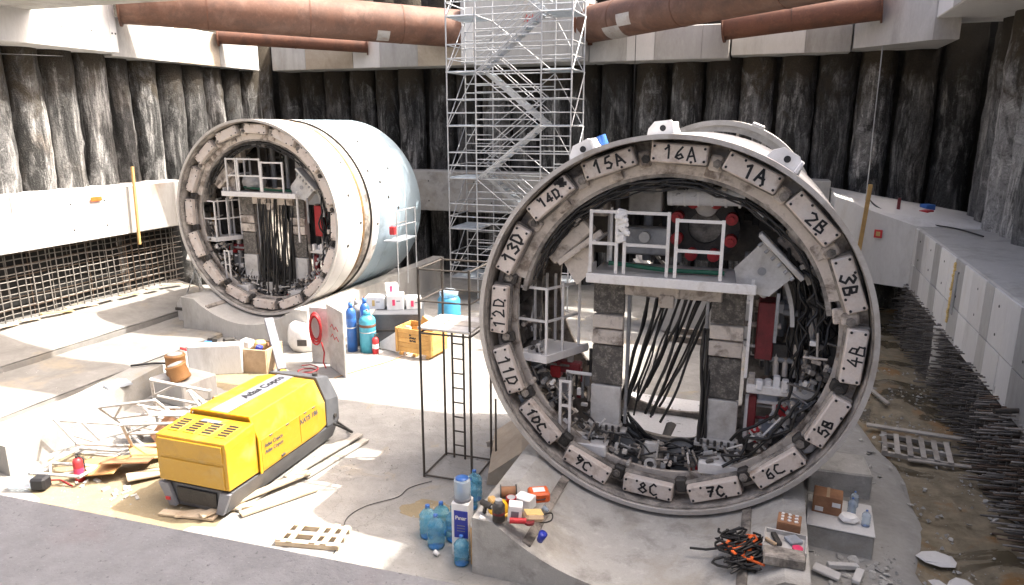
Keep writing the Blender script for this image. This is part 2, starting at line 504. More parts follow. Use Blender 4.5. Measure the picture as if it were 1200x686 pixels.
M['creamdirty'] = grime('grimy_cream_paint', (.36, .32, .275), (.03, .024, .02), (.54, .50, .45), scale=2.6, lo=.42, hi=.60, rough=.7, bump=.35, fine=20, rnd=.15)
M['speckle'] = grime('muddy_track_plate', (.10, .085, .07), (.02, .018, .015), (.40, .37, .33), scale=9, lo=.42, hi=.56, rough=.8, bump=.6, fine=50, light_at=.56)
M['wpaint'] = grime('white_rail_paint', (.76, .745, .72), (.38, .32, .26), (.84, .82, .80), scale=3, lo=.55, hi=.8, rough=.5, bump=.1, fine=30, rnd=.08)
M['whiteplate'] = grime('white_plate', (.82, .82, .83), (.10, .10, .10), (.87, .87, .88), scale=5.0, lo=.60, hi=.66, rough=.6, bump=.3, fine=18, streak=.4)
M['grey'] = grime('machine_grey', (.30, .305, .31), (.13, .125, .12), (.42, .42, .42), scale=2.5, rough=.55, bump=.15, fine=26, rnd=.2)
M['bluegrey'] = grime('bluegrey_box', (.33, .36, .41), (.18, .19, .2), scale=3, rough=.45, bump=.05)
M['lgrey'] = grime('light_grey_paint', (.56, .55, .525), (.24, .21, .18), (.66, .65, .63), scale=1.6, rough=.5, bump=.12, fine=24, rnd=.1)
M['dark'] = grime('dark_machine', (.038, .035, .032), (.010, .009, .008), (.11, .10, .09), scale=4, rough=.6, bump=.4, fine=30, rnd=.35)
M['hose'] = grime('black_rubber', (.014, .014, .014), (.007, .007, .007), (.035, .032, .03), scale=5, rough=.45, bump=0, rnd=.4)
M['red'] = grime('red_paint', (.56, .025, .035), (.25, .015, .015), (.66, .06, .06), scale=4, rough=.5, bump=.1, rnd=.15)
M['dred'] = grime('dark_red_paint', (.20, .015, .02), (.05, .008, .008), scale=3, rough=.5, bump=.1)
M['green'] = grime('green_hose', (.02, .14, .075), (.01, .05, .03), scale=3, rough=.5, bump=0)
M['ink'] = plain('black_marker', (.012, .012, .014), .6)
M['yellow'] = grime('yellow_paint', (.46, .25, .008), (.28, .15, .02), (.50, .30, .03), scale=2.2, lo=.56, hi=.80, rough=.42, bump=.05, fine=60, rnd=.03, third=(.44, .30, .10), third_at=.60)
M['yellowband'] = grime('ochre_band', (.36, .20, .06), (.04, .025, .015), scale=1.2, lo=.40, hi=.55, rough=.6)
M['compgrey'] = grime('compressor_grey', (.085, .09, .10), (.045, .046, .05), (.13, .135, .145), scale=1.4, rough=.45, bump=.05, fine=26, rnd=0)
M['stripe'] = grime('stripe_grey', (.17, .175, .20), (.12, .125, .14), scale=1.4, rough=.5, bump=0, rnd=0)
M['wood'] = grime('pale_timber', (.50, .40, .28), (.26, .18, .11), (.62, .54, .42), scale=1.5, rough=.85, bump=.25, fine=22, streak=.3, rnd=.25)
M['wood_grey'] = grime('weathered_timber', (.38, .35, .31), (.18, .15, .12), (.50, .48, .44), scale=1.5, rough=.9, bump=.3, fine=22, rnd=.25)
M['ply'] = grime('plywood', (.50, .28, .10), (.28, .14, .05), (.58, .38, .18), scale=1.6, rough=.75, bump=.1, fine=20, rnd=.2)
M['crate'] = grime('orange_crate_wood', (.62, .35, .10), (.40, .2, .05), (.70, .45, .18), scale=1.6, rough=.75, bump=.15, fine=20, rnd=.12)
M['card'] = grime('cardboard', (.30, .15, .075), (.18, .08, .04), (.38, .21, .12), scale=3, rough=.85, bump=.1, fine=20)
M['card_pale'] = grime('pale_cardboard', (.46, .34, .22), (.28, .19, .11), scale=2, rough=.85, bump=.1)
M['white'] = grime('white_plastic', (.76, .76, .76), (.6, .58, .55), (.82, .82, .82), scale=3, rough=.45, bump=.03, rnd=.03)
M['sheet'] = grime('white_sheet', (.78, .77, .75), (.6, .58, .54), scale=2, rough=.8, bump=.3)
M['blue'] = grime('blue_paint', (.03, .14, .48), (.02, .07, .24), (.08, .22, .58), scale=3, rough=.4, bump=.05, rnd=.1)
M['cyan'] = grime('cyan_paint', (.06, .36, .50), (.04, .2, .29), (.12, .46, .6), scale=3, rough=.4, bump=.05)
M['tealbar'] = grime('barrel_blue', (.05, .28, .46), (.03, .15, .26), scale=2, rough=.4, bump=.05)
M['label_blue'] = plain('label_blue', (.02, .035, .30), .4)
M['orange'] = grime('orange_plastic', (.75, .13, .02), (.5, .07, .01), scale=4, rough=.4, bump=0)
M['helmet'] = grime('yellow_plastic', (.80, .48, .02), (.6, .33, .01), scale=4, rough=.35, bump=0)
M['pink'] = plain('pink_plastic', (.70, .05, .14), .4)
M['brown'] = grime('brown_metal', (.36, .18, .06), (.18, .08, .03), scale=3, rough=.55)
M['stone'] = grime('pale_stone', (.46, .45, .42), (.28, .27, .24), (.56, .55, .52), scale=4, rough=.9, bump=.5, rnd=.25)
M['timberpost'] = grime('orange_timber', (.52, .33, .12), (.30, .17, .06), scale=2, rough=.8, bump=.2)
M['foam'] = grime('yellow_foam', (.62, .46, .18), (.40, .26, .1), scale=4, rough=.9, bump=.6)
def bottle_mat():
    m, nt, bs = new_mat('blue_clear_plastic')
    v = coords(nt)
    n = nz(nt, v, 9, 4, .6)
    nt.links.new(mix(nt, ramp(nt, n, [(.4, 0.0), (.65, 1.0)]), (.16, .52, .74), (.55, .82, .92)), bs.inputs['Base Color'])
    bs.inputs['Roughness'].default_value = .08
    bs.inputs['Transmission Weight'].default_value = .75
    bs.inputs['IOR'].default_value = 1.15
    return m
M['bottle'] = bottle_mat()
M['clear'] = plain('clear_plastic', (.72, .82, .90), .1, 0, .7)

# ================================================================== setting
structure(MB().box((-8.5, 11.5, -.2), (36, 42, .4)).build('pit_floor', M['floor']))
# surrounding ground at street level, with the pit left open
g = MB()
for x0, x1, y0, y1 in ((-400, -24.8, -400, 400), (8.2, 400, -400, 400), (-24.8, 8.2, 31.4, 400)):
    g.box(((x0 + x1) / 2, (y0 + y1) / 2, 13.0), (x1 - x0, y1 - y0, .5))
structure(g.build('ground', M['ground']))
# bare soil behind the piles
structure(MB().box((-25.0, 12, 6.3), (.5, 40, 12.9)).build('soil_face', M['soil']))
structure(MB().box((-8.5, 31.6, 6.3), (33.5, .5, 12.9)).build('soil_face', M['soil']))
structure(MB().box((8.2, 12, 6.3), (.5, 40, 12.9)).build('soil_face', M['soil']))

# left bank: two raised casting strips with an open joint
def slab_mesh(x0, x1, y0, y1, z, nx, ny, amp, seed, slope=0.0):
    vs = []
    for j in range(ny + 1):
        for i in range(nx + 1):
            x = x0 + (x1 - x0) * i / nx; y = y0 + (y1 - y0) * j / ny
            h = z + slope * (1 - i / nx) ** 1.5 + amp * noise.noise(Vector((x * .7 + seed, y * .7, seed)))
            if i in (0, nx) or j in (0, ny): h -= .03
            vs.append((x, y, h))
    fs = [(j * (nx + 1) + i, j * (nx + 1) + i + 1, (j + 1) * (nx + 1) + i + 1, (j + 1) * (nx + 1) + i) for j in range(ny) for i in range(nx)]
    n = len(vs)
    mb = MB().add(vs, fs, True)
    mb.box(((x0 + x1) / 2, (y0 + y1) / 2, z / 2 - .06), (x1 - x0, y1 - y0, z))
    return mb
structure(slab_mesh(-23.4, -20.36, 6, 22.2, .34, 14, 50, .03, 3, .45).build('concrete_bank', M['bank']))
structure(slab_mesh(-20.28, -17.2, 6, 20.4, .16, 14, 50, .04, 9).build('concrete_bank', M['bank']))

# right: muddy ground and a lobe of spilled grout
vs, fs = [], []
NX, NY = 30, 90
for j in range(NY + 1):
    for i in range(NX + 1):
        x = 1.6 + (8 - 1.6) * i / NX; y = 8.5 + 21.5 * j / NY
        h = .03 + .09 * noise.noise(Vector((x * .9, y * .9, 2))) + .05 * noise.noise(Vector((x * 2.7, y * 2.7, 5)))
        vs.append((x, y, h + .02))
for j in range(NY):
    for i in range(NX):
        fs.append((j * (NX + 1) + i, j * (NX + 1) + i + 1, (j + 1) * (NX + 1) + i + 1, (j + 1) * (NX + 1) + i))
structure(MB().add(vs, fs, True).build('mud_ground', M['mud']))
edge = [(2.2, 19.5), (2.45, 18.3), (2.55, 17.5), (2.75, 16.4), (3.05, 15.4), (3.12, 14.6), (3.05, 13.8), (3.18, 13.0), (3.0, 12.3), (2.75, 11.7), (2.85, 11.1), (2.7, 10.4), (2.75, 9.4)]
vs, fs = [], []
K = 14
for a, (ex, ey) in enumerate(edge):
    for i in range(K + 1):
        t = i / K
        x = .2 + (ex - .2) * t
        h = .14 * (1 - t ** 6) + .05 * noise.noise(Vector((x * 1.5, ey * 1.1, 8))) * (1 - t ** 3) + .075
        if i == K: h = -.02
        vs.append((x, ey + .12 * math.sin(x * 3 + a), h))
for a in range(len(edge) - 1):
    for i in range(K):
        fs.append((a * (K + 1) + i, a * (K + 1) + i + 1, (a + 1) * (K + 1) + i + 1, (a + 1) * (K + 1) + i))
structure(MB().add(vs, fs, True).build('grout_spill', M['slurry']))

# ------------------------------------------------------------------ pile walls
def pile_mesh(seed, r=.69, h=12.8):
    n, rows = 20, 44
    vs = []
    for j in range(rows + 1):
        z = h * j / rows
        rr = r * (1 + .05 * noise.noise(Vector((seed, z * .5, 1))) + .04 * noise.noise(Vector((seed, z * 1.7, 7))))
        ox = .05 * noise.noise(Vector((seed * 3.1, z * .22, 4)))
        for i in range(n):
            t = 2 * PI * i / n
            k = rr + .05 * noise.noise(Vector((math.cos(t) * 2.2 + seed * 5, math.sin(t) * 2.2, z * 1.3))) + .035 * noise.noise(Vector((math.cos(t) * 6 + seed * 5, math.sin(t) * 6, z * 4)))
            vs.append((ox + k * math.cos(t), k * math.sin(t), z))
    fs = [(j * n + i, j * n + (i + 1) % n, (j + 1) * n + (i + 1) % n, (j + 1) * n + i) for j in range(rows) for i in range(n)]
    me = bpy.data.meshes.new('pile')
    me.from_pydata(vs, [], fs)
    me.polygons.foreach_set('use_smooth', [True] * len(fs))
    return me
PILES = [pile_mesh(s + .37) for s in range(7)]
def pile_wall(label, spots, mat, ang, k_=1.0):
    t = thing('secant_pile_wall', label, 'wall', (spots[0][0], spots[0][1], 0))
    base = [m.copy() for m in PILES]
    for m in base: m.materials.clear(); m.materials.append(mat)
    for i, (x, y) in enumerate(spots):
        o = put('pile', base[(i * 3 + int(ang)) % 7], t, (x - spots[0][0], y - spots[0][1], 0), (random.uniform(-.008, .008), random.uniform(-.008, .008), random.uniform(0, 6.28)))
        s = random.uniform(.93, 1.06) * k_; o.scale = (s, s, 1)
    return t
pile_wall('stained wall of round concrete piles along the left side of the pit', [(-24.0 + random.uniform(-.08, .08), 4 + 1.22 * i) for i in range(22)], M['pile_l'], 0, .82)
pile_wall('black stained wall of round concrete piles across the back of the pit', [(-23.2 + 1.4 * i, 30.7 + random.uniform(-.16, .16)) for i in range(22)], M['pile_b'], 1, .93)
pile_wall('rough streaked wall of concrete piles along the right side of the pit', [(7.15 + random.uniform(-.12, .12), 9 + 1.42 * i) for i in range(15)], M['pile_r'], 2)

# ------------------------------------------------------------------ waling beams
def beam(name, label, mats, axis, a0, a1, face, back, z0, z1, sgn, panels, core=None, gap=.012, proud=.02, jit=.0):
    """beam along an axis ('x' or 'y'); its visible face carries formwork panels"""
    mid = (a0 + a1) / 2
    loc = (mid, face, z0) if axis == 'x' else (face, mid, z0)
    t = thing(name, label, 'beam', loc)
    L = a1 - a0
    def bx(lo, hi, f0, f1, q0, q1, nm, mt, ch=.0):
        c = ((lo + hi) / 2, (f0 + f1) / 2, (q0 + q1) / 2); dd = (abs(hi - lo), abs(f1 - f0), abs(q1 - q0))
        if axis == 'y': c = (c[1], c[0], c[2]); dd = (dd[1], dd[0], dd[2])
        return MB().box((0, 0, 0), dd, ch=ch).build(nm, mt, t, c)
    bx(-L / 2, L / 2, sgn * proud, back - face, 0, z1 - z0, 'core', core or mats[0], .02)
    p = -L / 2
    i = 0
    while p < L / 2 - .05:
        wdt = panels[i % len(panels)]
        q = min(p + wdt, L / 2)
        bx(p + gap, q - gap, 0 + random.uniform(-jit, jit), sgn * proud * 1.6, .015, z1 - z0 - .02, 'panel', mats[i % len(mats)], .012)
        if wdt > 1.6 and z1 - z0 > 1.5:
            for fx in (.28, .72):
                for fz in (.25, .75):
                    bx(p + (q - p) * fx - .03, p + (q - p) * fx + .03, -sgn * .004, sgn * .03, (z1 - z0) * fz - .03, (z1 - z0) * fz + .03, 'tie_hole', M['dark'])
        p = q; i += 1
    return t
beam('waling_beam', 'white lower beam along left wall above the rebar mesh', [M['conc_white'], M['conc_white'], M['conc'], M['conc_white']], 'y', 5, 22.6, -22.5, -23.9, 3.07, 4.85, -1, [3.0, 2.4, 2.6, 2.3, 1.2], M['conc_white'], jit=.01)
beam('waling_beam', 'bright white upper beam at top left ending beside the rusty pipe', [M['conc_white']], 'y', 4, 20.1, -22.5, -24.0, 9.57, 12.2, -1, [3.1, 2.2, 2.6], M['conc_white'], jit=.006)
beam('waling_beam', 'short set-back upper beam behind the left rusty pipe', [M['conc'], M['conc_white'], M['conc_tan']], 'y', 20.2, 28.2, -23.0, -24.2, 9.5, 10.9, -1, [1.9, 1.2, 2.4], M['conc'])
beam('waling_beam', 'grey upper beam on the back wall left of the scaffold', [M['conc'], M['conc_tan'], M['conc_white']], 'x', -22.9, -12.75, 29.0, 30.3, 9.55, 10.8, 1, [1.9, 2.6, 1.4], M['conc'])
beam('waling_beam', 'grey upper beam on the back wall right of the scaffold', [M['conc'], M['conc_white'], M['conc']], 'x', -7.3, -1.9, 28.85, 30.3, 9.5, 10.75, 1, [1.5, 1.1, 1.8], M['conc'])
beam('waling_beam', 'bluish upper beam on the back wall under the lower right pipe', [M['conc_white'], M['conc']], 'x', -1.85, 2.3, 29.15, 30.3, 9.62, 10.7, 1, [2.6, 2.0], M['conc'])
beam('waling_beam', 'grey lower beam on the back wall behind both shields', [M['conc'], M['conc_wet']], 'x', -22.4, 2.1, 29.0, 30.2, 3.2, 5.0, 1, [2.4, 1.9, 2.7], M['conc'])
beam('waling_beam', 'pale upper beam at top right corner of the pit', [M['conc_white'], M['conc']], 'y', 9, 28.4, 4.5, 7.0, 10.35, 12.4, 1, [2.4, 2.8], M['conc_white'])
# right lower beam: two courses of tall formwork panels
t = thing('waling_beam', 'long pale lower beam along right wall over the dark rebar', 'beam', (4.6, 17.5, 1.72))
MB().box((1.12, 0, 1.04), (2.2, 17, 2.08), ch=.03).build('core', M['conc'], t)
y = -8.5
k = 0
while y < 8.4:
    wd = min([.95, .62, 1.1, .8][k % 4], 8.5 - y)
    for z0, z1 in ((.0, .86), (.875, 2.05)):
        if z0 > .5 and k % 2 == 0:
            for fz in (1.15, 1.75): MB().cyl((-.034, y + wd / 2, fz), (-.02, y + wd / 2, fz), .03, 10).build('tie_hole', M['dark'], t)
        MB().box((0, 0, 0), (.05, wd - .014, z1 - z0 - .008), ch=.008).build('panel', M['conc_white'] if (k + int(z0)) % 3 else M['conc'], t, (random.uniform(-.006, .006), y + wd / 2, (z0 + z1) / 2))
    y += wd; k += 1
MB().box((0, 0, 0), (.03, .28, 1.1), ch=.01).build('repair_patch', M['grey'], t, (-.035, 2.55, 1.2))
fm = MB()
for q in range(26):
    fm.box((random.uniform(-.05, -.03), 2.78 + random.uniform(-.06, .06), 1.9 - q * .06), (.06, .10, .09), RX(random.random()), .02)
fm.build('foam_seam', M['foam'], t)
# corner block
t = thing('corner_block', 'pale slanted concrete corner block joining the right beam to back wall', 'block', (3.6, 27.6, 1.75))
def blk(poly, z0, z1s, nm, mt, off):
    n = len(poly)
    vs = [(x - off[0], y - off[1], z0 - off[2]) for x, y in poly] + [(x - off[0], y - off[1], z - off[2]) for (x, y), z in zip(poly, z1s)]
    fs = [(i, (i + 1) % n, n + (i + 1) % n, n + i) for i in range(n)] + [tuple(range(n))[::-1], tuple(range(n, 2 * n))]
    return MB().add(vs, fs).build(nm, mt, t)
blk([(4.57, 26.04), (3.3, 26.66), (2.15, 27.25), (2.15, 30), (7, 30), (7, 26.04)], 1.72, [3.82, 4.2, 4.62, 4.7, 3.9, 3.82], 'body', M['conc_white'], (3.6, 27.6, 1.75))
t = thing('corner_block', 'grey concrete haunch block under the upper beam at top right', 'block', (3.4, 28.9, 9.7))
MB().prism([(2.35, 29.1), (2.35, 28.9), (4.45, 26.8), (5.2, 26.8), (5.2, 30.2), (2.35, 30.2)], 0, 1.7, 'xy').build('body', M['conc'], t, (-3.4, -28.9, 0))
# near ledge under the photographer's feet
t = thing('waling_beam', 'speckled grey near concrete beam with a sunlit edge, bottom left corner', 'beam', (-9, 2.15, 3))
Mn = Matrix.Rotation(math.atan(.0625), 4, 'Z')
MB().box((0, -.85, 1.0), (30, 1.7, 2.0), ch=.03).build('core', M['ledge'], t, None, (0, 0, math.atan(.0625)))

# concrete cross strut just above the picture
t = thing('concrete_strut', 'grey concrete cross strut passing over the top left corner', 'strut', (-9, 16.6, 10.6), R(2.5))
MB().box((0, -.1, .65), (31, 2.1, 1.3), ch=.04).build('body', M['conc_wet'], t)
t = thing('concrete_strut', 'added unseen concrete cross strut overhead shading the near ledge', 'strut', (-9, 2.9, 10.6), R(2.5))
MB().box((0, 0, .65), (31, 2.0, 1.3), ch=.04).build('body', M['conc_wet'], t)  # unseen strut, added to throw shade on the near ledge
t = thing('concrete_block', 'pale concrete strut block on back wall behind the scaffold top', 'block', (-10, 29.2, 9.5))
MB().box((0, 0, 1.25), (5.35, 1.9, 2.5), ch=.03).build('body', M['conc'], t)
MB().box((-2.35, -.99, 1.2), (.55, .06, 2.1), ch=.01).build('panel', M['conc_white'], t)
MB().box((2.3, -.99, 1.2), (.6, .06, 2.2), ch=.01).build('panel', M['conc'], t)
rd = MB()
for q in range(5):
    x = .15 + q * .13
    rd.tube([(x, -.965, 1.55 + random.uniform(-.1, .1)), (x + .1, -.965, 1.85), (x + .14, -.965, 1.5)], .02, 4)
rd.build('red_paint_marks', M['red'], t)

# added unseen crane girder high over the right side, above the picture to block sun
t = thing('shade_girder', 'added unseen steel crane girder high over the right side of the pit', 'shading', (10.1, 13.0, 13.25))
MB().box((0, -.8, 8.9), (3.4, 13.5, 1.2), ch=.04).build('girder', M['rust'], t)
for y in (-7.2, 5.6):
    for x in (-.9, .9): MB().box((x, y, 4.15), (.5, .5, 8.3), ch=.02).build('leg', M['rust'], t)
# ------------------------------------------------------------------ steel pipe struts
def pipe(label, p0, p1, r, mat, seams, patches):
    p0, p1 = Vector(p0), Vector(p1)
    t = thing('pipe_strut', label, 'pipe', p0)
    d = p1 - p0; L = d.length
    Q = d.to_track_quat('X', 'Z').to_matrix().to_4x4()
    mb = MB(Q); mb.cyl((0, 0, 0), (L, 0, 0), r, 40); mb.build('tube', mat, t)
    for f in seams:
        MB(Q).cyl((L * f, 0, 0), (L * f + .05, 0, 0), r + .012, 40).build('weld_seam', M['rust_dark'], t)
    for x in (0, L):
        MB(Q).cyl((x - .03, 0, 0), (x + .03, 0, 0), r + .09, 32).build('end_plate', M['rust_dark'], t)
    for f, a0, a1, ln in patches:
        vs = []
        for i in range(9):
            a = R(a0 + (a1 - a0) * i / 8)
            for xx in (L * f, L * f + ln):
                vs.append((xx, (r + .014) * math.cos(a), (r + .014) * math.sin(a)))
        MB(Q).add(vs, [(2 * i, 2 * i + 1, 2 * i + 3, 2 * i + 2) for i in range(8)], True).build('patch_plate', M['patch'], t)
    return t
pipe('large rusty steel pipe strut across the top left', (-22.45, 20.3, 11.35), (-12.75, 29.05, 11.0), .76, M['rust'], (.22, .5, .78), [(.7, -150, -110, .5)])
pipe('thin dark rusty pipe strut behind the left pipe', (-22.9, 25.6, 10.75), (-17.6, 29.0, 10.5), .3, M['rust_dark'], (.5,), [])
pipe('large rusty steel pipe strut across the top right', (-7.3, 28.75, 10.92), (4.45, 20.2, 11.2), .70, M['rust'], (.12, .34, .62), [(.10, -150, -75, .9), (.16, 180, 215, .7)])
pipe('dark rusty pipe strut tucked under the right pipe', (-2.1, 28.35, 10.55), (3.0, 27.9, 10.95), .46, M['rust_dark'], (.45,), [])

# ------------------------------------------------------------------ rebar on the walls
tag(MB().box((-23.42, 14, 1.5), (.06, 17.4, 3.1)).build('black_backing', M['backing']), 'added black sheet membrane on the left wall behind the rebar grid', 'backing')  # sheet put over the piles so the mesh background is black
t = thing('rebar_mesh', 'pale rebar grid on the left wall under the white beam', 'rebar', (-23.1, 14, 0))
def hbar(Yc, L, dx, z, mt):
    n = 30
    MB().tube([(dx + .03 * noise.noise(Vector((i * .9, z * 7, dx))), -L / 2 + L * i / n, .05 * noise.noise(Vector((i * .6, z * 3, 1)))) for i in range(n + 1)], .021, 4).build('bar', mt, t, (0, Yc - 14, z))
for i in range(13):
    hbar(14.0, 17, .0, .28 + i * .225, M['rebar'])
for i in range(8):
    hbar(14.0, 17, -.24, .36 + i * .36, M['rebar_rust'])
vb = MB().cyl((0, 0, .1), (0, 0, 3.15), .018, 4)
me0 = None
for i in range(58):
    yy = 5.8 + i * .285
    if me0 is None:
        o = vb.build('bar', M['rebar'], t, (.02, yy - 14, 0)); me0 = o.data
        me1 = me0.copy(); me1.materials.clear(); me1.materials.append(M['rebar_rust'])
    else:
        o = put('bar', me1 if 19.3 < yy < 21.3 else me0, t, (.02 + random.uniform(-.02, .02), yy - 14, 0), (random.uniform(-.012, .012), random.uniform(-.01, .01), 0))
for i in range(44):
    put('bar', me1 if 19.3 < 6 + i * .375 < 21.3 or i % 3 == 0 else me0, t, (-.28 + random.uniform(-.05, .05), 6.0 + i * .375 - 14, 0), (random.uniform(-.03, .03), 0, 0))

tag(MB().box((6.32, 19, .9), (.06, 16, 1.8)).build('black_backing', M['backing']), 'added shade-black sheet membrane on right wall behind the starter bars', 'backing')  # sheet added to blacken the recess under the beam, painting in its shade
t = thing('rebar_mesh', 'dense dark starter bars sticking out of right wall below beam', 'rebar', (6.3, 18, 0))
pos = []
for zi in range(14):
    for yi in range(80):
        pos.append((12.2 + yi * .19 + random.uniform(-.02, .02), .10 + zi * .135 + random.uniform(-.015, .015)))
pos.sort(key=lambda q: q[0] + q[1] * .6)
bmesh_ = []
for v in range(4):
    L = (1.75, 1.85, 1.8, 1.95)[v]
    mb = MB().tube([(0, 0, 0), (-L * .5, .02 * (v - 1), .015), (-L, .03 * (v - 1.5), -.03 - .01 * v)], .019, 5)
    o = mb.build('bar', M['rebar_dark'], t, (0, pos[v][0] - 18, pos[v][1])); bmesh_.append(o.data)
rusty = [m.copy() for m in bmesh_]
for m in rusty: m.materials.clear(); m.materials.append(M['rebar_rust'])
for i, (yy, z) in enumerate(pos[4:300]):
    put('bar', bmesh_[i % 4] if i % 3 else rusty[i % 4], t, (random.uniform(-.15, .1) - max(0, (.6 - z)) * .45, yy - 18, z), (0, random.uniform(-.02, .02), random.uniform(-.03, .03)))
far = MB()
for yy, z in pos[300:]:
    L = random.uniform(1.7, 1.95); x = random.uniform(-.1, .1) - max(0, (.6 - z)) * .3
    far.tube([(x, yy - 18, z), (x - L, yy - 18 + random.uniform(-.05, .05), z + random.uniform(-.04, .03))], .018, 4)
o = far.build('bar_field', M['rebar_dark'], t); o['kind'] = 'stuff'
me2 = me0.copy(); me2.materials.clear(); me2.materials.append(M['rebar_dark'])
for i in range(58):
    put('bar', me2, t, (-1.62 + random.uniform(-.05, .05), 12.3 + i * .255 - 18, -.02), (random.uniform(-.05, .05), random.uniform(-.04, .04), 0)).scale = (1, 1, .62)
    put('bar', me2, t, (-1.0 + random.uniform(-.05, .05), 12.4 + i * .255 - 18, -.02), (random.uniform(-.05, .05), random.uniform(-.04, .04), 0)).scale = (1, 1, .62)
MB().lathe([(.0, 0), (.34, 0), (.30, .9), (.33, 1.72)], n=12).build('pile_stub', M['conc_wet'], t, (-1.5, 3.2, 0))

# loose grit on the floor: nobody could count it
gr_ = MB(); rg = random.Random(77)
def grit(n, x0, x1, y0, y1, z, s0, s1, conc=None):
    for _ in range(n):
        x, y = rg.uniform(x0, x1), rg.uniform(y0, y1)
        if noise.noise(Vector((x * .6, y * .6, 3))) < rg.uniform(-.3, .35): continue
        s = s0 + (s1 - s0) * rg.random() ** 3
        a = rg.random() * 6
        q = [Vector((s * math.cos(a + k * 2.1) * rg.uniform(.6, 1.2), s * math.sin(a + k * 2.1), 0)) for k in range(3)]
        top = Vector((0, 0, s * rg.uniform(.5, 1.0)))
        o = Vector((x, y, z))
        gr_.add([o + p for p in q] + [o + top], [(0, 1, 3), (1, 2, 3), (2, 0, 3)])
grit(5200, -17, -4, 7.5, 24, .0, .008, .035)
grit(1500, -23, -17.3, 8, 20, .15, .008, .035)
grit(1800, -13.5, -10, 8.5, 12.5, .0, .01, .05)
grit(900, -5.6, -3.5, 10.5, 14.5, .0, .01, .05)
grit(2200, 2.3, 5.2, 10, 22, .08, .01, .06)
grit(900, 1.0, 2.4, 10, 12, .17, .01, .06)
o = gr_.build('gravel', M['stone']); o['kind'] = 'stuff'; tag(o, 'loose grit and gravel scattered over the pit floor', 'gravel')

# ================================================================== tunnel boring shields
RAD = 3.3
NUMS = ['16A', '1A', '2B', '3B', '4B', '5B', '6C', '7C', '8C', '9C', '10C', '11D', '12D', '13D', '14D', '15A']
def arc_hose(rng, r, a0, a1, y, thick, amp=.1, n=14):
    mb = MB(); pts = []
    s = rng.uniform(0, 50)
    for i in range(n + 1):
        a = R(a0 + (a1 - a0) * i / n)
        rr = r + amp * noise.noise(Vector((i * .45, s, 0)))
        pts.append((rr * math.sin(a), y + amp * noise.noise(Vector((i * .4, s, 9))), rr * math.cos(a)))
    return mb.tube(pts, thick, 6)
def sag_hose(p, q, sag, thick, rng, n=12, w=.05):
    p, q = Vector(p), Vector(q); s = rng.uniform(0, 99)
    pts = []
    for i in range(n + 1):
        t = i / n
        v = p.lerp(q, t); v.z -= sag * 4 * t * (1 - t)
        v += Vector((noise.noise(Vector((t * 3, s, 0))), noise.noise(Vector((t * 3, s, 5))), 0)) * w
        pts.append(v)
    return MB().tube(pts, thick, 6)

def railing(root, bp, x0, x1, y, z0, h, mids, mat, name='railing', th=.035, dx=0.0):
    mb = MB()
    for x in (x0, x1):
        mb.box((x, y, z0 + h / 2), (th * 1.6, th * 1.3, h))
    for f in [1.0] + mids:
        mb.box(((x0 + x1) / 2, y - .002, z0 + h * f - th), (x1 - x0 - th * 1.6, th * 1.1, th * 1.5))
    return bp(mb, name, mat)

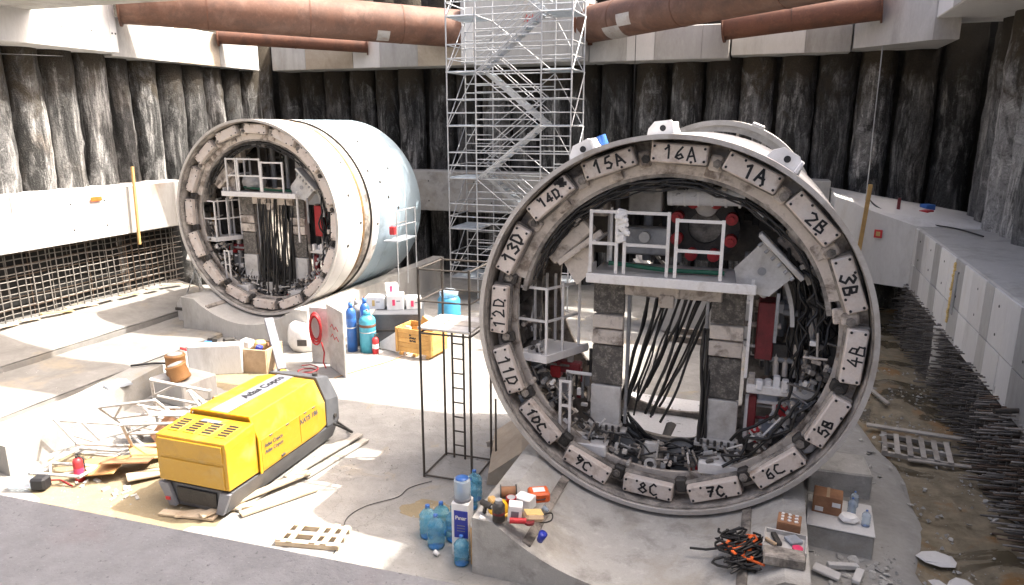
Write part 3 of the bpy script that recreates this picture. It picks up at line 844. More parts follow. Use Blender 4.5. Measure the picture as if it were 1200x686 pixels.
def shield(label, cx, yf, cz, front):
    rng = random.Random(11 if front else 23)
    root = thing('tunnel_shield', label, 'tunnel machine', (cx, yf, cz - RAD))
    def bp(mb, name, mat, parent=None):
        return mb.build(name, mat, parent or root, (0, 0, RAD) if parent is None else None)
    L = 4.4 if front else 5.7
    sh = M['shell']
    if front:
        bp(MB().ring(RAD - .055, RAD, .0, L, n=128), 'outer_skin', sh)
    else:
        bp(MB().ring(RAD - .055, RAD, .0, 1.42, n=128), 'front_skin', sh)
        bp(MB().ring(RAD - .10, RAD - .006, 1.422, 1.58, n=128), 'ochre_band', M['yellowband'])
        bp(MB().ring(RAD - .3, RAD - .003, 2.022, 2.06, n=96), 'joint_seal', M['dark'])
        jr = bp(MB().ring(RAD - .40, RAD - .26, 1.56, 2.02, n=96), 'articulation_joint', M['dark'])
        for i in range(56):
            a = R(i * 360 / 56); 
            mb = MB(RY(a)); mb.box((0, 1.80, RAD - .15), (.15, .26, .14), ch=.015)
            mb.build('clamp', M['dark'] if i % 3 else M['grey'], jr)
        bp(MB().ring(RAD - .055, RAD, 2.06, 2.5, n=128), 'middle_skin', sh)
        bp(MB().ring(RAD - .055, RAD - .004, 2.5, L, n=128), 'tail_skin', M['shell_blue'])
        for i, (a, y) in enumerate([(40, 3.2), (62, 2.5), (62, 3.9), (80, 3.3), (95, 2.4), (55, 1.2), (75, .8), (92, 1.3), (104, .6), (88, 3.9), (70, 3.0)]):
            mb = MB(RY(R(a))); mb.cyl((0, y, RAD - .01), (0, y, RAD + .015), .055, 12); bp(mb, 'plug', M['dark'])
        for y in (.72, 3.3, 4.5):
            bp(MB().ring(RAD - .01, RAD + .004, y, y + .035, n=128), 'weld_seam', M['lgrey'] if y < 2 else M['shell_blue'])
        for a, y0, y1 in ((18, .02, .72), (52, .755, 1.42), (33, 2.08, 2.5), (75, 2.52, 3.3), (44, 3.34, 4.5), (88, .02, .72), (98, 3.34, 4.5)):
            mb = MB(RY(R(a))); mb.box((0, (y0 + y1) / 2, RAD), (.035, y1 - y0 - .01, .012)); bp(mb, 'weld_seam', M['lgrey'])
        # side gantry stair with handrails on the right flank
        st = bp(MB().box((RAD + .32, 3.4, -.95), (.55, 1.5, .05)), 'side_walkway', M['galvdeck'])
        for y in (2.7, 3.4, 4.1):
            MB().cyl((RAD + .58, y, -2.6), (RAD + .58, y, .15), .022, 6).build('post', M['galv'], st)
        for z in (-.4, .14):
            MB().cyl((RAD + .58, 2.7, z), (RAD + .58, 4.1, z), .02, 6).build('handrail', M['galv'], st)
        MB().box((RAD + .2, 3.1, -.62), (.22, .2, .3), ch=.02).build('valve_box', M['red'], st)
    bp(MB().ring(RAD - .065, RAD + .012, -.06, .012, n=128), 'rim_edge', M['rim'])
    bp(MB().ring(RAD - .075, RAD - .058, .02, .62, n=96), 'rim_lining', M['creamdirty'])
    bp(MB().ring(RAD - .085, RAD - .06, .62, L - .02, n=96), 'inner_lining', M['creamdirty'])
    # ring web behind the pads
    bp(MB().ring(2.78, 3.21, .52, .60, n=96), 'ring_web', M['cream'])
    bp(MB().ring(2.66, 3.05, .40, .50, 285, 435, n=128), 'upper_web', M['cream'])
    for a in (318, 340, 22.5 * .5 + 2.3, 57.5, 80):
        mb = MB(RY(R(a))); mb.box((0, .38, 2.86), (.26, .06, .36), ch=.02); bp(mb, 'web_gusset', M['cream'])
    bp(MB().ring(2.60, 2.68, .42, 1.0, 280, 440, n=96), 'inner_flange', M['creamdirty'])
    for y in (1.9, 3.3):
        bp(MB().ring(2.75, 3.22, y, y + .12, n=96), 'stiffener_ring', M['creamdirty'])
    # thrust pads, rods, numbers
    pmb = MB().box((0, 0, 0), (.90, .17, .31), ch=.022)
    pm = None
    bolts = MB()
    for bx_, bz_ in ((-.40, .10), (.40, .10), (-.40, -.10), (.40, -.10), (-.18, .12), (.2, -.12)):
        bolts.cyl((bx_, -.085, bz_), (bx_, -.10, bz_), .022, 8)
    bm_ = None
    rod = bk = None
    for i in range(16):
        a = R(2.3 + 22.5 * i)
        r = 3.0
        loc = (r * math.sin(a), .22 + rng.uniform(-.05, .06), r * math.cos(a) + RAD)
        rot = (rng.uniform(-.03, .03), a + rng.uniform(-.02, .02), rng.uniform(-.04, .04))
        if pm is None:
            o = pmb.build('thrust_pad', M['pad'], root, loc, rot); pm = o.data
            b = bolts.build('pad_bolts', M['ink'], o); bm_ = b.data; b['kind'] = 'stuff'
        else:
            o = put('thrust_pad', pm, root, loc, rot); put('pad_bolts', bm_, o)['kind'] = 'stuff'
        if bk is None: bk = MB().box((0, .13, .0), (.96, .12, .38), ch=.03).build('pad_backing', M['creamdirty'], o).data
        else: put('pad_backing', bk, o)
        if i in (6, 13): o.rotation_euler = (0, a + R(1.5), R(2))
        deg = (2.3 + 22.5 * i)
        if front and i < 16:
            flip = 80 < deg < 262
            jitter = rng.uniform(-.13, .13)
            tx = NUMS[i]
            mb = stroke_text(tx, rng.uniform(.16, .22), rng.uniform(.028, .042), .014)
            n = mb.build('number', M['ink'], o, (rng.uniform(-.06, .1), -.087, rng.uniform(-.02, .02)), (0, (PI if flip else 0) + jitter, 0))
            if i == 14:
                blot = MB()
                for q in range(7): blot.box((.3 + rng.uniform(-.09, .09), -.09, .05 + rng.uniform(-.08, .08)), (.09, .006, .07), RY(rng.random()))
                blot.build('ink_blot', M['ink'], o)
        if rod is None:
            rm = MB().cyl((0, .1, 0), (0, 1.3, 0), .085, 14).cyl((0, .9, 0), (0, 2.6, 0), .15, 14)
            rod = rm.build('thrust_cylinder', M['dark'], root, (loc[0], .22, loc[2]), rot).data
        else:
            put('thrust_cylinder', rod, root, (loc[0], .22, loc[2]), rot)
        # bracket and grime between neighbouring pads
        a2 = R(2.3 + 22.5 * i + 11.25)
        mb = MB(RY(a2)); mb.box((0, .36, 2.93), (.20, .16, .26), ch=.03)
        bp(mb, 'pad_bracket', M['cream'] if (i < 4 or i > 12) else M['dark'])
        if rng.random() < .8:
            mb = MB(RY(a2)); mb.cyl((.03, .27, 2.93), (.03, .23, 2.93), .075, 6).cyl((.03, .23, 2.93), (.03, .20, 2.93), .03, 8); bp(mb, 'end_cap', M['creamdirty'] if rng.random() < .6 else M['dark'])

    # --- partial bulkheads inside
    def chord(fn, y0, y1, name, mat, r=3.2, n=48):
        pts = [(r * math.sin(2 * PI * k / n), r * math.cos(2 * PI * k / n)) for k in range(n)]
        poly = fn(pts)
        bp(MB().prism(poly, y0, y1), name, mat)
    chord(lambda P: [(x, z) for x, z in P if z > .75 and abs(x) < 3.2], 2.75, 2.85, 'upper_bulkhead', M['shell_in'])
    chord(lambda P: [(1.35, .73)] + [(x, z) for x, z in P if x > 1.36 and z < .72] + [(1.35, -2.8)], 2.6, 2.7, 'right_bulkhead', M['creamdirty'])
    chord(lambda P: [(x, z) for x, z in P if z < -2.55], 1.7, 1.8, 'lower_bulkhead', M['creamdirty'])
    chord(lambda P: [(x, z) for x, z in P if x < -1.55 and -2.5 < z < -1.3][::1], 2.3, 2.4, 'left_bulkhead', M['creamdirty'])
    # white invert plate seen through the middle
    bp(MB().box((-.25, 3.2, -2.86), (2.2, 2.3, .05), ch=.01), 'invert_plate', M['whiteplate'])
    if front:
        for i, (x, z) in enumerate([(.15, -1.25), (.35, -1.05)]):
            MBp = MB(TR(x, 3.9, z)); MBp.box((0, 0, 0), (1.1, .1, .14), ch=.01); bp(MBp, 'cross_beam', M['cream'])

    # --- upper working platform
    s = 0 if front else -.05
    x0, x1 = (-1.42, 1.46) if front else (-1.66, 1.42)
    plat = bp(MB().box(((x0 + x1) / 2, 1.15, .80), (x1 - x0, 1.5, .06), ch=.01), 'platform', M['wpaint'])
    MB().box(((x0 + x1) / 2, .385, .80), (x1 - x0, .05, .17), ch=.012).build('toe_board', M['wpaint'], plat)
    MB().box((x0 + .03, .7, .9), (.04, .55, .2), ch=.01).build('toe_board', M['wpaint'], plat)
    if front:
        R1 = [(-1.36, -.90), (-.76, -.02), (.12, .87)]
    else:
        R1 = [(-1.4, -1.0), (-.92, .0), (.06, .92)]
    for i, (a, b) in enumerate(R1):
        h = 1.12 if i < 2 else 1.02
        o = railing(root, bp, a, b, .43, .90, h, [.5], M['wpaint'])
    # side return of the first rail
    mb = MB()
    for z in (1.45, 1.98): mb.box((-1.30, .95, z), (.05, 1.0, .05))
    mb.box((-1.26, 1.45, 1.45), (.05, .05, 1.1)); mb.box((-1.12, 1.0, 1.45), (.05, .05, 1.1)); bp(mb, 'railing', M['wpaint'])
    bp(MB().box((.05, 1.02, .55), (1.72, .3, .26), ch=.02), 'cross_girder', M['cream'])
    bp(MB().box((-.05, .90, .36), (.28, .12, .24), ch=.02), 'girder_bracket', M['cream'])
    bp(MB().box((.14, .85, .62), (.05, .06, .3)), 'girder_stiffener', M['cream'])
    bp(sag_hose((-1.15, .95, .98), (.9, 1.1, .9), .03, .045, rng), 'green_hose', M['green'])

    # --- legs of the erector frame: alternating muddy and painted lengths
    for sx, xc in ((-1, -1.11), (1, 1.02)):
        legp = bp(MB().box((xc, 1.12, -.8), (.50, .22, 3.1), ch=.015), 'erector_leg', M['cream'])
        for z0, z1, mt, pr in ((.02, .70, M['speckle'], .0), (-.27, -.0, M['cream'], .02), (-.58, -.29, M['cream'], .03), (-1.38, -.6, M['speckle'], .0), (-2.2, -1.4, M['lgrey'], .02)):
            MB().box((xc, .98 - pr, (z0 + z1) / 2), (.58, .10 + pr, z1 - z0 - .015), ch=.015).build('leg_plate', mt, legp)
        for z in (-2.12, -2.2):
            MB().box((xc, .92, z - .08), (.86 if z < -2.15 else .66, .22, .07), ch=.012).build('foot_plate', M['lgrey'], legp)
        for q in range(6):
            MB().cyl((xc - .3 + q * .12, .80, -2.26), (xc - .3 + q * .12, .80, -2.16), .025, 8).build('bolt', M['dark'], legp)
        mb = MB(TR(xc - .28 * (1 if sx < 0 else -.4), .75, -2.58) @ RZ(R(4 * sx))); mb.box((0, 0, 0), (.86, .5, .24), ch=.03); bp(mb, 'step_box', M['wpaint'])
        bp(MB().box((xc + sx * -.36, 1.1, -.9), (.06, .1, 2.6), ch=.01), 'side_rail', M['grey'])

    # --- hydraulic hose bundle in the middle
    nh = 19 if front else 24
    for i in range(nh):
        if front:
            p = (-.45 + i * .066 + rng.uniform(-.05, .05), 1.3 + rng.uniform(-.15, .25), .30)
            q = (-.85 + i * .040 + rng.uniform(-.06, .06), 1.25 + rng.uniform(-.2, .3), -1.5 - rng.random() * .7)
        else:
            p = (-.55 + i * .062 + rng.uniform(-.05, .05), .9 + rng.uniform(-.15, .25), .62)
            q = (-.62 + i * .064 + rng.uniform(-.12, .12), .7 + rng.uniform(-.2, .3), -2.3 - rng.random() * .5)
        bp(sag_hose(p, q, rng.uniform(-.05, .1), rng.uniform(.018, .034), rng, w=.06), 'hose', M['hose'])
    for i in range(5):
        bp(sag_hose((.62 + i * .03, .95, -.1), (.66 + i * .03, .85, -2.9), .0, .03, rng, w=.08), 'hose', M['hose'])
    for i in range(9):
        bp(sag_hose((-.75 + rng.uniform(-.1, .1), 1.1, -1.9 - rng.random() * .4), (.75 + rng.uniform(-.1, .1), 1.1, -2.0 - rng.random() * .4), .3 + rng.random() * .35, rng.uniform(.02, .035), rng, w=.2), 'hose', M['hose'])
    # --- ring of hoses along the inner flange
    for i in range(10):
        a0 = rng.uniform(285, 300); bp(arc_hose(rng, 2.46 + rng.uniform(-.08, .12), a0, a0 + rng.uniform(60, 150), .42 + rng.random() * .3, rng.uniform(.014, .028), .09, 24), 'hose', M['hose'])
    for i in range(9):
        a0 = rng.uniform(45, 80); bp(arc_hose(rng, 2.5 + rng.uniform(-.25, .15), a0, a0 + rng.uniform(30, 60), .5 + rng.random() * .6, rng.uniform(.016, .03), .2, 16), 'hose', M['hose'])
    for i in range(8):
        a0 = rng.uniform(105, 240); bp(arc_hose(rng, 2.55 + rng.uniform(-.25, .15), a0, a0 + rng.uniform(18, 45), .45 + rng.random() * .5, rng.uniform(.016, .03), .18, 12), 'hose', M['hose'])
    for i in range(7):
        x = 2.05 + rng.uniform(-.18, .35)
        bp(sag_hose((x, .9 + rng.random() * .4, .95 + rng.uniform(-.2, .2)), (x + rng.uniform(-.1, .35), .9 + rng.random() * .3, -.7 - rng.random() * .5), rng.uniform(0, .15), rng.uniform(.016, .03), rng, w=.25), 'hose', M['hose'])

    # --- upper drive: motor ring with red motors
    mx, mz = (.46, 1.60) if front else (.75, 1.75)
    if front:
        dr = bp(MB().ring(.30, .62, 1.75, 2.0, n=40), 'drive_ring', M['dark']); dr.location = (mx, 0, RAD + mz)
        for k in range(8):
            a = R(22 + k * 45)
            mb = MB(); mb.cyl((.52 * math.sin(a), 1.5, .52 * math.cos(a)), (.52 * math.sin(a), 1.8, .52 * math.cos(a)), .11, 12)
            mb.cyl((.52 * math.sin(a), 1.44, .52 * math.cos(a)), (.52 * math.sin(a), 1.5, .52 * math.cos(a)), .055, 8)
            mb.build('drive_motor', M['red'], dr)
        MB().lathe([(.0, 0), (.22, 0), (.20, .06), (0, .06)], n=16, M=TR(.02, 1.72, .42) @ RX(PI / 2)).build('cover_plate', M['lgrey'], dr)
        MB().cyl((0, 1.9, 0), (0, 2.2, 0), .3, 24).build('hub', M['creamdirty'], dr)
    else:
        bp(MB().box((1.0, 1.8, 1.5), (.85, .5, 1.1), ch=.04), 'control_cabinet', M['lgrey'])
        bp(MB().box((1.05, 1.5, 1.9), (.18, .08, .3), ch=.02), 'warning_lamp', M['orange'])
        bp(MB().lathe([(0, -.25), (.36, -.2), (.42, 0), (.36, .2), (0, .25)], n=16, M=TR(-1.0, 1.3, 1.15)), 'accumulator_tank', M['lgrey'])
    if front:
        ip = bp(MB().cyl((-.15, 1.15, 2.22), (1.15, 1.15, 2.25), .165, 18), 'insulated_pipe', M['whiteplate'])
        for q in range(6):
            MB().cyl((-.1 + q * .23, 1.15, 2.225), (-.06 + q * .23, 1.15, 2.226), .175, 18).build('pipe_band', M['white'], ip)
        bp(MB().box((-.62, 1.7, 2.15), (.62, .3, .55), ch=.02), 'control_cabinet', M['lgrey'])
        bp(MB().box((-.55, 1.53, 2.28), (.22, .03, .14), ch=.01), 'display', M['grey'])
        bp(MB().cyl((-.05, 1.45, 2.75), (-.05, 1.45, 2.35), .1, 12), 'riser_pipe', M['white'])
        rag = MB()
        for q in range(12):
            rag.box((-.80 + rng.uniform(-.07, .07), .40 + rng.uniform(-.03, .03), 2.0 - q * .045), (.16, .05, .09), RY(rng.uniform(-.5, .5)) @ RZ(rng.uniform(-.5, .5)), .02)
        bp(rag, 'white_rag', M['sheet'])
        bp(MB().box((-.55, 1.5, 1.35), (.8, .35, .5), ch=.03), 'hydraulic_tank', M['grey'])
        bp(MB().cyl((-.55, 1.3, 1.45), (-.55, 1.18, 1.45), .1, 14), 'tank_port', M['lgrey'])
    for k in range(5):
        bp(MB().cyl((-1.2 + k * .3, 1.9 + .1 * (k % 2), .9), (-1.2 + k * .3, 1.9, 2.6), .05 + .02 * (k % 3), 8), 'riser_pipe', M['dark'] if k % 2 else M['grey'])

    # --- diagonal support boxes left and right of the platform
    mb = MB(TR(-1.92, .85, 1.45) @ RY(R(-43))); mb.box((0, 0, 0), (.98, .34, .52), ch=.03); bp(mb, 'support_box', M['cream'])
    mb = MB(TR(-1.62, .66, 1.28) @ RY(R(-38))); mb.box((0, 0, 0), (1.0, .1, .11), ch=.012); bp(mb, 'support_arm', M['cream'])
    bp(MB().prism([(-1.95, .95), (-1.42, 1.4), (-1.40, .85), (-1.7, .55)], .8, .9), 'support_web', M['cream'])
    mb = MB(TR(-1.9, .9, 2.1) @ RY(R(-40))); mb.ring(.2, .34, -.1, .1, n=8); bp(mb, 'hex_frame', M['creamdirty'])
    bp(MB().box((-1.45, 1.1, 2.05), (.5, .3, .45), ch=.03), 'valve_cabinet', M['cream'])
    # right: light-grey bracket with bolt row
    mb = MB(TR(1.62, .8, 1.10) @ RY(R(41))); mb.box((0, 0, -.2), (.62, .3, .42), ch=.03); bb = bp(mb, 'bracket', M['lgrey'])
    mb = MB(TR(1.80, .60, 1.36) @ RY(R(45))); mb.box((0, 0, 0), (1.0, .36, .08), ch=.012); mb.build('flange_plate', M['lgrey'], bb)
    for q in range(6):
        mb = MB(TR(1.77, .52, 1.31) @ RY(R(45))); mb.cyl((-.38 + q * .15, -.02, -.02), (-.38 + q * .15, -.02, -.09), .03, 8); mb.build('bolt', M['grey'], bb)
    mb = MB(TR(2.05, .8, 1.55) @ RY(R(41))); mb.box((0, 0, 0), (.55, .3, .4), ch=.02); mb.build('housing', M['cream'], bb)
    bw = bp(MB().prism([(1.08, 1.10), (1.50, 1.58), (2.02, 1.02), (1.66, .66), (1.16, .72)], .60, .68), 'bracket_web', M['lgrey'])
    MB().cyl((1.52, .59, 1.08), (1.52, .60, 1.08), .07, 14).build('bracket_boss', M['grey'], bw)
    bp(MB().ring(2.05, 2.12, .95, 1.0, 62, 88, n=96), 'guard_hoop', M['lgrey'])
    for q in range(4):
        bp(MB().ring(2.1 + q * .07, 2.15 + q * .07, 1.4, 2.4, 55, 120, n=96), 'air_duct', M['dark'])

    # --- left side platform with rails
    lp = bp(MB().prism([(-2.86, .62), (-2.16, .5), (-1.62, 1.55), (-2.55, 1.7)], -.93, -.84, 'xy'), 'side_platform', M['wpaint'])
    MB().box((-2.5, .53, -.87), (.70, .04, .16), RZ(R(-9)), .008).build('toe_board', M['wpaint'], lp)
    MB().box((-1.9, 1.02, -.87), (.04, 1.16, .16), RZ(R(-27)), .008).build('toe_board', M['wpaint'], lp)
    for (x, y, h) in ((-2.80, .64, 1.42), (-2.64, 1.2, 1.35), (-2.52, 1.6, 1.4), (-2.20, .55, 1.32), (-2.0, .95, 1.4), (-1.78, 1.35, 1.4), (-2.34, 1.6, 1.4)):
        MB().box((x, y, -.84 + h / 2), (.045, .045, h)).build('rail_post', M['wpaint'], lp)
    for z in (-.15, .48):
        MB().box((-2.5, .60, z), (.60, .035, .045), RZ(R(-8))).build('handrail', M['wpaint'], lp)
        MB().box((-2.0, .95, z), (.03, .86, .045), RZ(R(-27))).build('handrail', M['wpaint'], lp)
        MB().box((-2.66, 1.1, z), (.03, .95, .045), RZ(R(16))).build('handrail', M['wpaint'], lp)
    bp(MB().box((-1.92, 1.3, -1.55), (.10, .1, 1.2)), 'platform_leg', M['lgrey'])
    # little ladder frame
    mb = MB()
    for x in (-1.89, -1.70): mb.box((x, .5, -1.86), (.05, .04, 1.24))
    for z in (-1.26, -1.75): mb.box((-1.795, .498, z), (.14, .038, .045))
    bp(mb, 'ladder_frame', M['wpaint'])

    # --- right machinery
    bp(MB().box((1.66, 1.45, -.12), (.30, .5, 1.06), ch=.02), 'red_guard_plate', M['dred'] if front else M['red'])
    bp(MB().box((1.40, .47, .10), (.05, .05, 1.72)), 'rail_post', M['wpaint'])
    bp(MB().box((1.81, .47, .33), (.05, .05, .84)), 'rail_post', M['grey'])
    vb_ = bp(MB().box((2.0, 1.1, -1.12), (1.15, .4, .16), ch=.02), 'valve_deck', M['wpaint'])
    for q in range(8):
        MB().box((1.50 + q * .14, .98 + rng.uniform(-.1, .1), -1.0 + rng.uniform(-.02, .05)), (.11, .16, rng.uniform(.1, .26)), ch=.015).build('valve', rng.choice([M['wpaint'], M['white'], M['creamdirty']]), vb_)
    for q in range(5):
        MB().cyl((1.75 + q * .15, 1.3, -.95), (1.7 + q * .17, 1.35, -.35 - .08 * (q % 3)), .05, 8).build('riser', rng.choice([M['creamdirty'], M['cream'], M['dark']]), vb_)
    for k, (x, z, sx_, sz_, mt) in enumerate([(1.55, -1.62, .14, .62, 'dred'), (1.62, -2.02, .18, .26, 'red'), (1.46, -1.75, .08, .8, 'wpaint'), (2.05, -1.52, .2, .2, 'red'), (2.05, -1.6, .32, .42, 'wpaint'), (1.80, -1.36, .36, .2, 'bluegrey'), (2.36, -1.40, .36, .18, 'bluegrey'), (1.86, -1.92, .36, .26, 'bluegrey'), (2.3, -1.75, .3, .4, 'grey'), (1.7, -2.3, .4, .3, 'creamdirty'), (2.1, -2.15, .34, .3, 'grey')]):
        bp(MB().box((x, 1.15 + .02 * k - (.12 if mt == 'red' else 0), z), (sx_, .2, sz_), ch=.02), 'valve_block', M[mt])
    # --- left machinery under the platform
    for k, (x, z, sx_, sz_, mt) in enumerate([(-2.56, -1.22, .28, .2, 'bluegrey'), (-2.2, -1.35, .22, .26, 'red'), (-1.95, -1.25, .5, .22, 'dred'), (-2.4, -1.6, .3, .34, 'creamdirty'), (-2.05, -1.75, .3, .4, 'grey'), (-2.25, -2.05, .36, .3, 'creamdirty'), (-2.6, -1.65, .22, .3, 'grey')]):
        bp(MB().box((x, 1.25 + .03 * k, z), (sx_, .22, sz_), ch=.025), 'valve_block', M[mt])
    bp(MB().lathe([(0, -.12), (.16, -.12), (.17, .1), (.1, .13), (0, .13)], n=8, M=TR(-2.70, .62, -1.83) @ RX(PI / 2)), 'end_cap', M['bluegrey'])
    bp(MB().lathe([(0, -.1), (.19, -.06), (.2, .06), (.13, .16), (0, .18)], n=16, M=TR(2.44, .55, -1.82) @ RX(PI / 2)), 'white_cap', M['white'])
    for k in range(46):
        x = rng.uniform(1.5, 2.55); z = rng.uniform(-1.0, .55)
        if x * x + z * z > 6.4: continue
        mb = MB(TR(x, rng.uniform(1.3, 2.2), z)); s1 = rng.uniform(.08, .2); u = rng.random()
        if u < .5: mb.box((0, 0, 0), (s1 * rng.uniform(.6, 1.6), s1, s1 * rng.uniform(.6, 2.2)), ch=.015)
        elif u < .8: mb.cyl((0, 0, -s1 * 2), (0, 0, s1 * 2), s1 * .35, 10)
        else: mb.cyl((-s1 * 2, 0, 0), (s1 * 2, 0, 0), s1 * .3, 10)
        bp(mb, 'machine_part', M[rng.choice(['creamdirty', 'lgrey', 'cream', 'grey', 'wpaint', 'dark'])])
    for k in range(40):
        x = rng.uniform(-1.2, 2.2); z = rng.uniform(1.0, 2.3)
        if x * x + z * z > 6.2: continue
        mb = MB(TR(x, rng.uniform(2.1, 2.7), z)); s1 = rng.uniform(.08, .2)
        mb.box((0, 0, 0), (s1 * rng.uniform(.6, 2.2), s1, s1 * rng.uniform(.6, 2.0)), ch=.015)
        bp(mb, 'machine_part', M[rng.choice(['creamdirty', 'lgrey', 'grey', 'dark', 'dark'])])
    # --- bottom machinery
    for x, r in ((-.72, .48), (.36, .34), (.95, .22)):
        bp(MB().cyl((x, 1.25, -2.72), (x, 1.1, -2.72), r, 28), 'access_cover', M['grey'])
        bp(MB(TR(x, 0, -2.72)).ring(r, r + .05, 1.06, 1.12, n=32), 'cover_seal', M['hose'])
    mp = bp(MB().box((-.15, .85, -2.72), (.38, .3, .62), ch=.03), 'muck_pump', M['creamdirty'])
    MB().box((-.15, .66, -2.45), (.26, .1, .3), ch=.02).build('pump_head', M['lgrey'], mp)
    MB(TR(-.15, .6, -2.72)).ring(.07, .12, -.03, .03, n=16).build('pump_flange', M['lgrey'], mp)
    bp(MB().box((.62, .7, -2.75), (.16, .12, .2), ch=.02), 'red_valve', M['red'])
    bp(MB().box((.36, .75, -3.0), (.3, .1, .2), ch=.02), 'drain_box', M['grey'])
    # --- clutter: fittings clinging to the inner ring
    mats = ['dark', 'creamdirty', 'grey', 'creamdirty', 'lgrey', 'cream', 'shell_in', 'wpaint']
    for k in range(230):
        a = R(rng.uniform(92, 266)); r = rng.uniform(2.42, 2.80)
        x, z = r * math.sin(a), r * math.cos(a)
        mb = MB(TR(x, rng.uniform(.5, .95), z) @ RY(a + rng.choice([0, PI / 2]) + rng.uniform(-.15, .15)))
        s1 = rng.uniform(.035, .10)
        u = rng.random()
        if u < .45: mb.box((0, 0, 0), (s1 * rng.uniform(.8, 2.6), s1, s1 * rng.uniform(.7, 1.3)), ch=.01)
        elif u < .7: mb.cyl((0, -s1, 0), (0, s1, 0), s1 * .5, 10)
        else: mb.cyl((-s1 * 2.5, 0, 0), (s1 * 2.5, 0, 0), .02, 7)
        bp(mb, 'fitting', M[rng.choice(mats)])
    for k in range(70):
        side = rng.random() < .5
        x = rng.uniform(1.45, 2.25) if side else rng.uniform(-2.4, -1.55)
        z = rng.uniform(-2.3, -1.2) if side else rng.uniform(-2.2, -1.1)
        if x * x + z * z > 6.6: continue
        mb = MB(TR(x, rng.uniform(1.0, 1.6), z))
        s1 = rng.uniform(.04, .11)
        u = rng.random()
        if u < .5: mb.box((0, 0, 0), (s1 * rng.uniform(.8, 2), s1, s1 * rng.uniform(.8, 2.5)), ch=.01)
        elif u < .8: mb.cyl((0, 0, -s1 * 3), (0, 0, s1 * 3), s1 * .35, 8)
        else: mb.cyl((-s1 * 3, 0, 0), (s1 * 3, 0, 0), s1 * .35, 8)
        bp(mb, 'fitting', M[rng.choice(mats + ['dark', 'wpaint', 'grey', 'dred'])])
    for k in range(34):
        a = R(rng.uniform(-78, 85)); r = rng.uniform(2.4, 2.62)
        x, z = r * math.sin(a), r * math.cos(a)
        mb = MB(TR(x, rng.uniform(.5, 1.0), z) @ RY(a))
        s1 = rng.uniform(.04, .09)
        mb.box((0, 0, 0), (s1 * rng.uniform(1, 3), s1, s1), ch=.01)
        bp(mb, 'fitting', M[rng.choice(['dark', 'dark', 'creamdirty', 'grey', 'shell_in'])])
    if front:
        # lifting lugs on the crown
        for a, y in ((-27, .45), (-6, 1.5), (31, .5)):
            mb = MB(RY(R(a))); mb.prism([(-.30, RAD - .02), (.30, RAD - .02), (.26, RAD + .12), (.14, RAD + .24), (-.14, RAD + .24), (-.26, RAD + .12)], y, y + .12)
            lg = bp(mb, 'lifting_lug', M['white'])
            mb = MB(RY(R(a))); mb.cyl((0, y - .012, RAD + .11), (0, y + .13, RAD + .11), .055, 14); mb.build('lug_eye', M['ink'], lg)
            mb = MB(RY(R(a))); mb.box((.22, y + .06, RAD + .10), (.06, .4, .2), ch=.01); mb.build('lug_rib', M['white'], lg)
        mb = MB(RY(R(-22))); mb.cyl((0, .75, RAD), (0, .75, RAD + .22), .09, 12); bp(mb, 'crown_valve', M['blue'])
    return root

shield('nearer tunnel shield with hand-numbered thrust pads, right of the scaffold', -1.55, 11.53, 3.63, True)
shield('farther white and pale blue tunnel shield, left of the scaffold', -16.26, 19.1, 3.94, False)

# open shield ring standing behind the near shield
t = thing('shield_ring', 'open white shield ring with inner struts behind the numbered shield', 'shield ring', (-1.7, 24.0, 1.05))
UP = (0, 0, 3.08)
MB().ring(2.92, 3.08, 0, 1.3, n=96).build('ring_skin', M['lgrey'], t, UP)
MB().ring(2.72, 2.93, .05, .13, n=96).build('front_flange', M['lgrey'], t, UP)
MB().ring(2.40, 2.50, .5, .62, n=96).build('inner_ring', M['dark'], t, UP)
for a in range(-60, 100, 18):
    mb = MB(RY(R(a))); mb.box((0, .4, 2.68), (.10, .5, .4), ch=.02); mb.build('rib', M['lgrey'] if a % 36 else M['dark'], t, UP)
for a in (20, 45):
    mb = MB(RY(R(a))); mb.cyl((-.5, .3, 2.45), (.3, .3, 2.95), .05, 8); mb.build('strut', M['dark'], t, UP)
mb = MB(RY(R(22))); mb.box((0, .1, 3.12), (.40, .25, .14), ch=.03); mb.build('lifting_lug', M['white'], t, UP)
for z in (-3.0,):
    MB().box((0, .6, -3.45), (3.0, 1.6, 1.3), ch=.05).build('support_block', M['conc'], t, UP)

# ------------------------------------------------------------------ concrete cradles
def cradle(label, cx, cz, y0, y1, half, zmax, mat, rails=True):
    t = thing('concrete_cradle', label, 'cradle', (cx, y0, 0))
    prof = []
    n = 30
    for i in range(n + 1):
        x = -half + 2 * half * i / n
        z = cz - math.sqrt(max(.01, (RAD + .06) ** 2 - x * x))
        prof.append((x, min(zmax, max(z, .05))))
    poly = prof + [(half, 0.0), (-half, 0.0)]
    MB().prism(poly, 0, y1 - y0).build('saddle', mat, t)
    if rails:
        for s in (-1, 1):
            xr = s * 1.62
            zr = cz - math.sqrt((RAD + .06) ** 2 - xr * xr)
            mb = MB(TR(xr, (y1 - y0) / 2, zr + .0) @ RY(-s * math.asin(1.62 / RAD))); mb.box((0, 0, .0), (.16, y1 - y0 - .2, .09), ch=.015); mb.build('guide_rail', M['creamdirty'], t)
    return t
cradle('grey concrete saddle under the numbered shield in the foreground', -1.55, 3.60, 9.15, 16.2, 2.5, 1.0, M['conc_wet'])
cradle('grey concrete saddle under the white and blue shield', -16.26, 3.90, 18.1, 28.2, 2.6, 1.25, M['conc'])

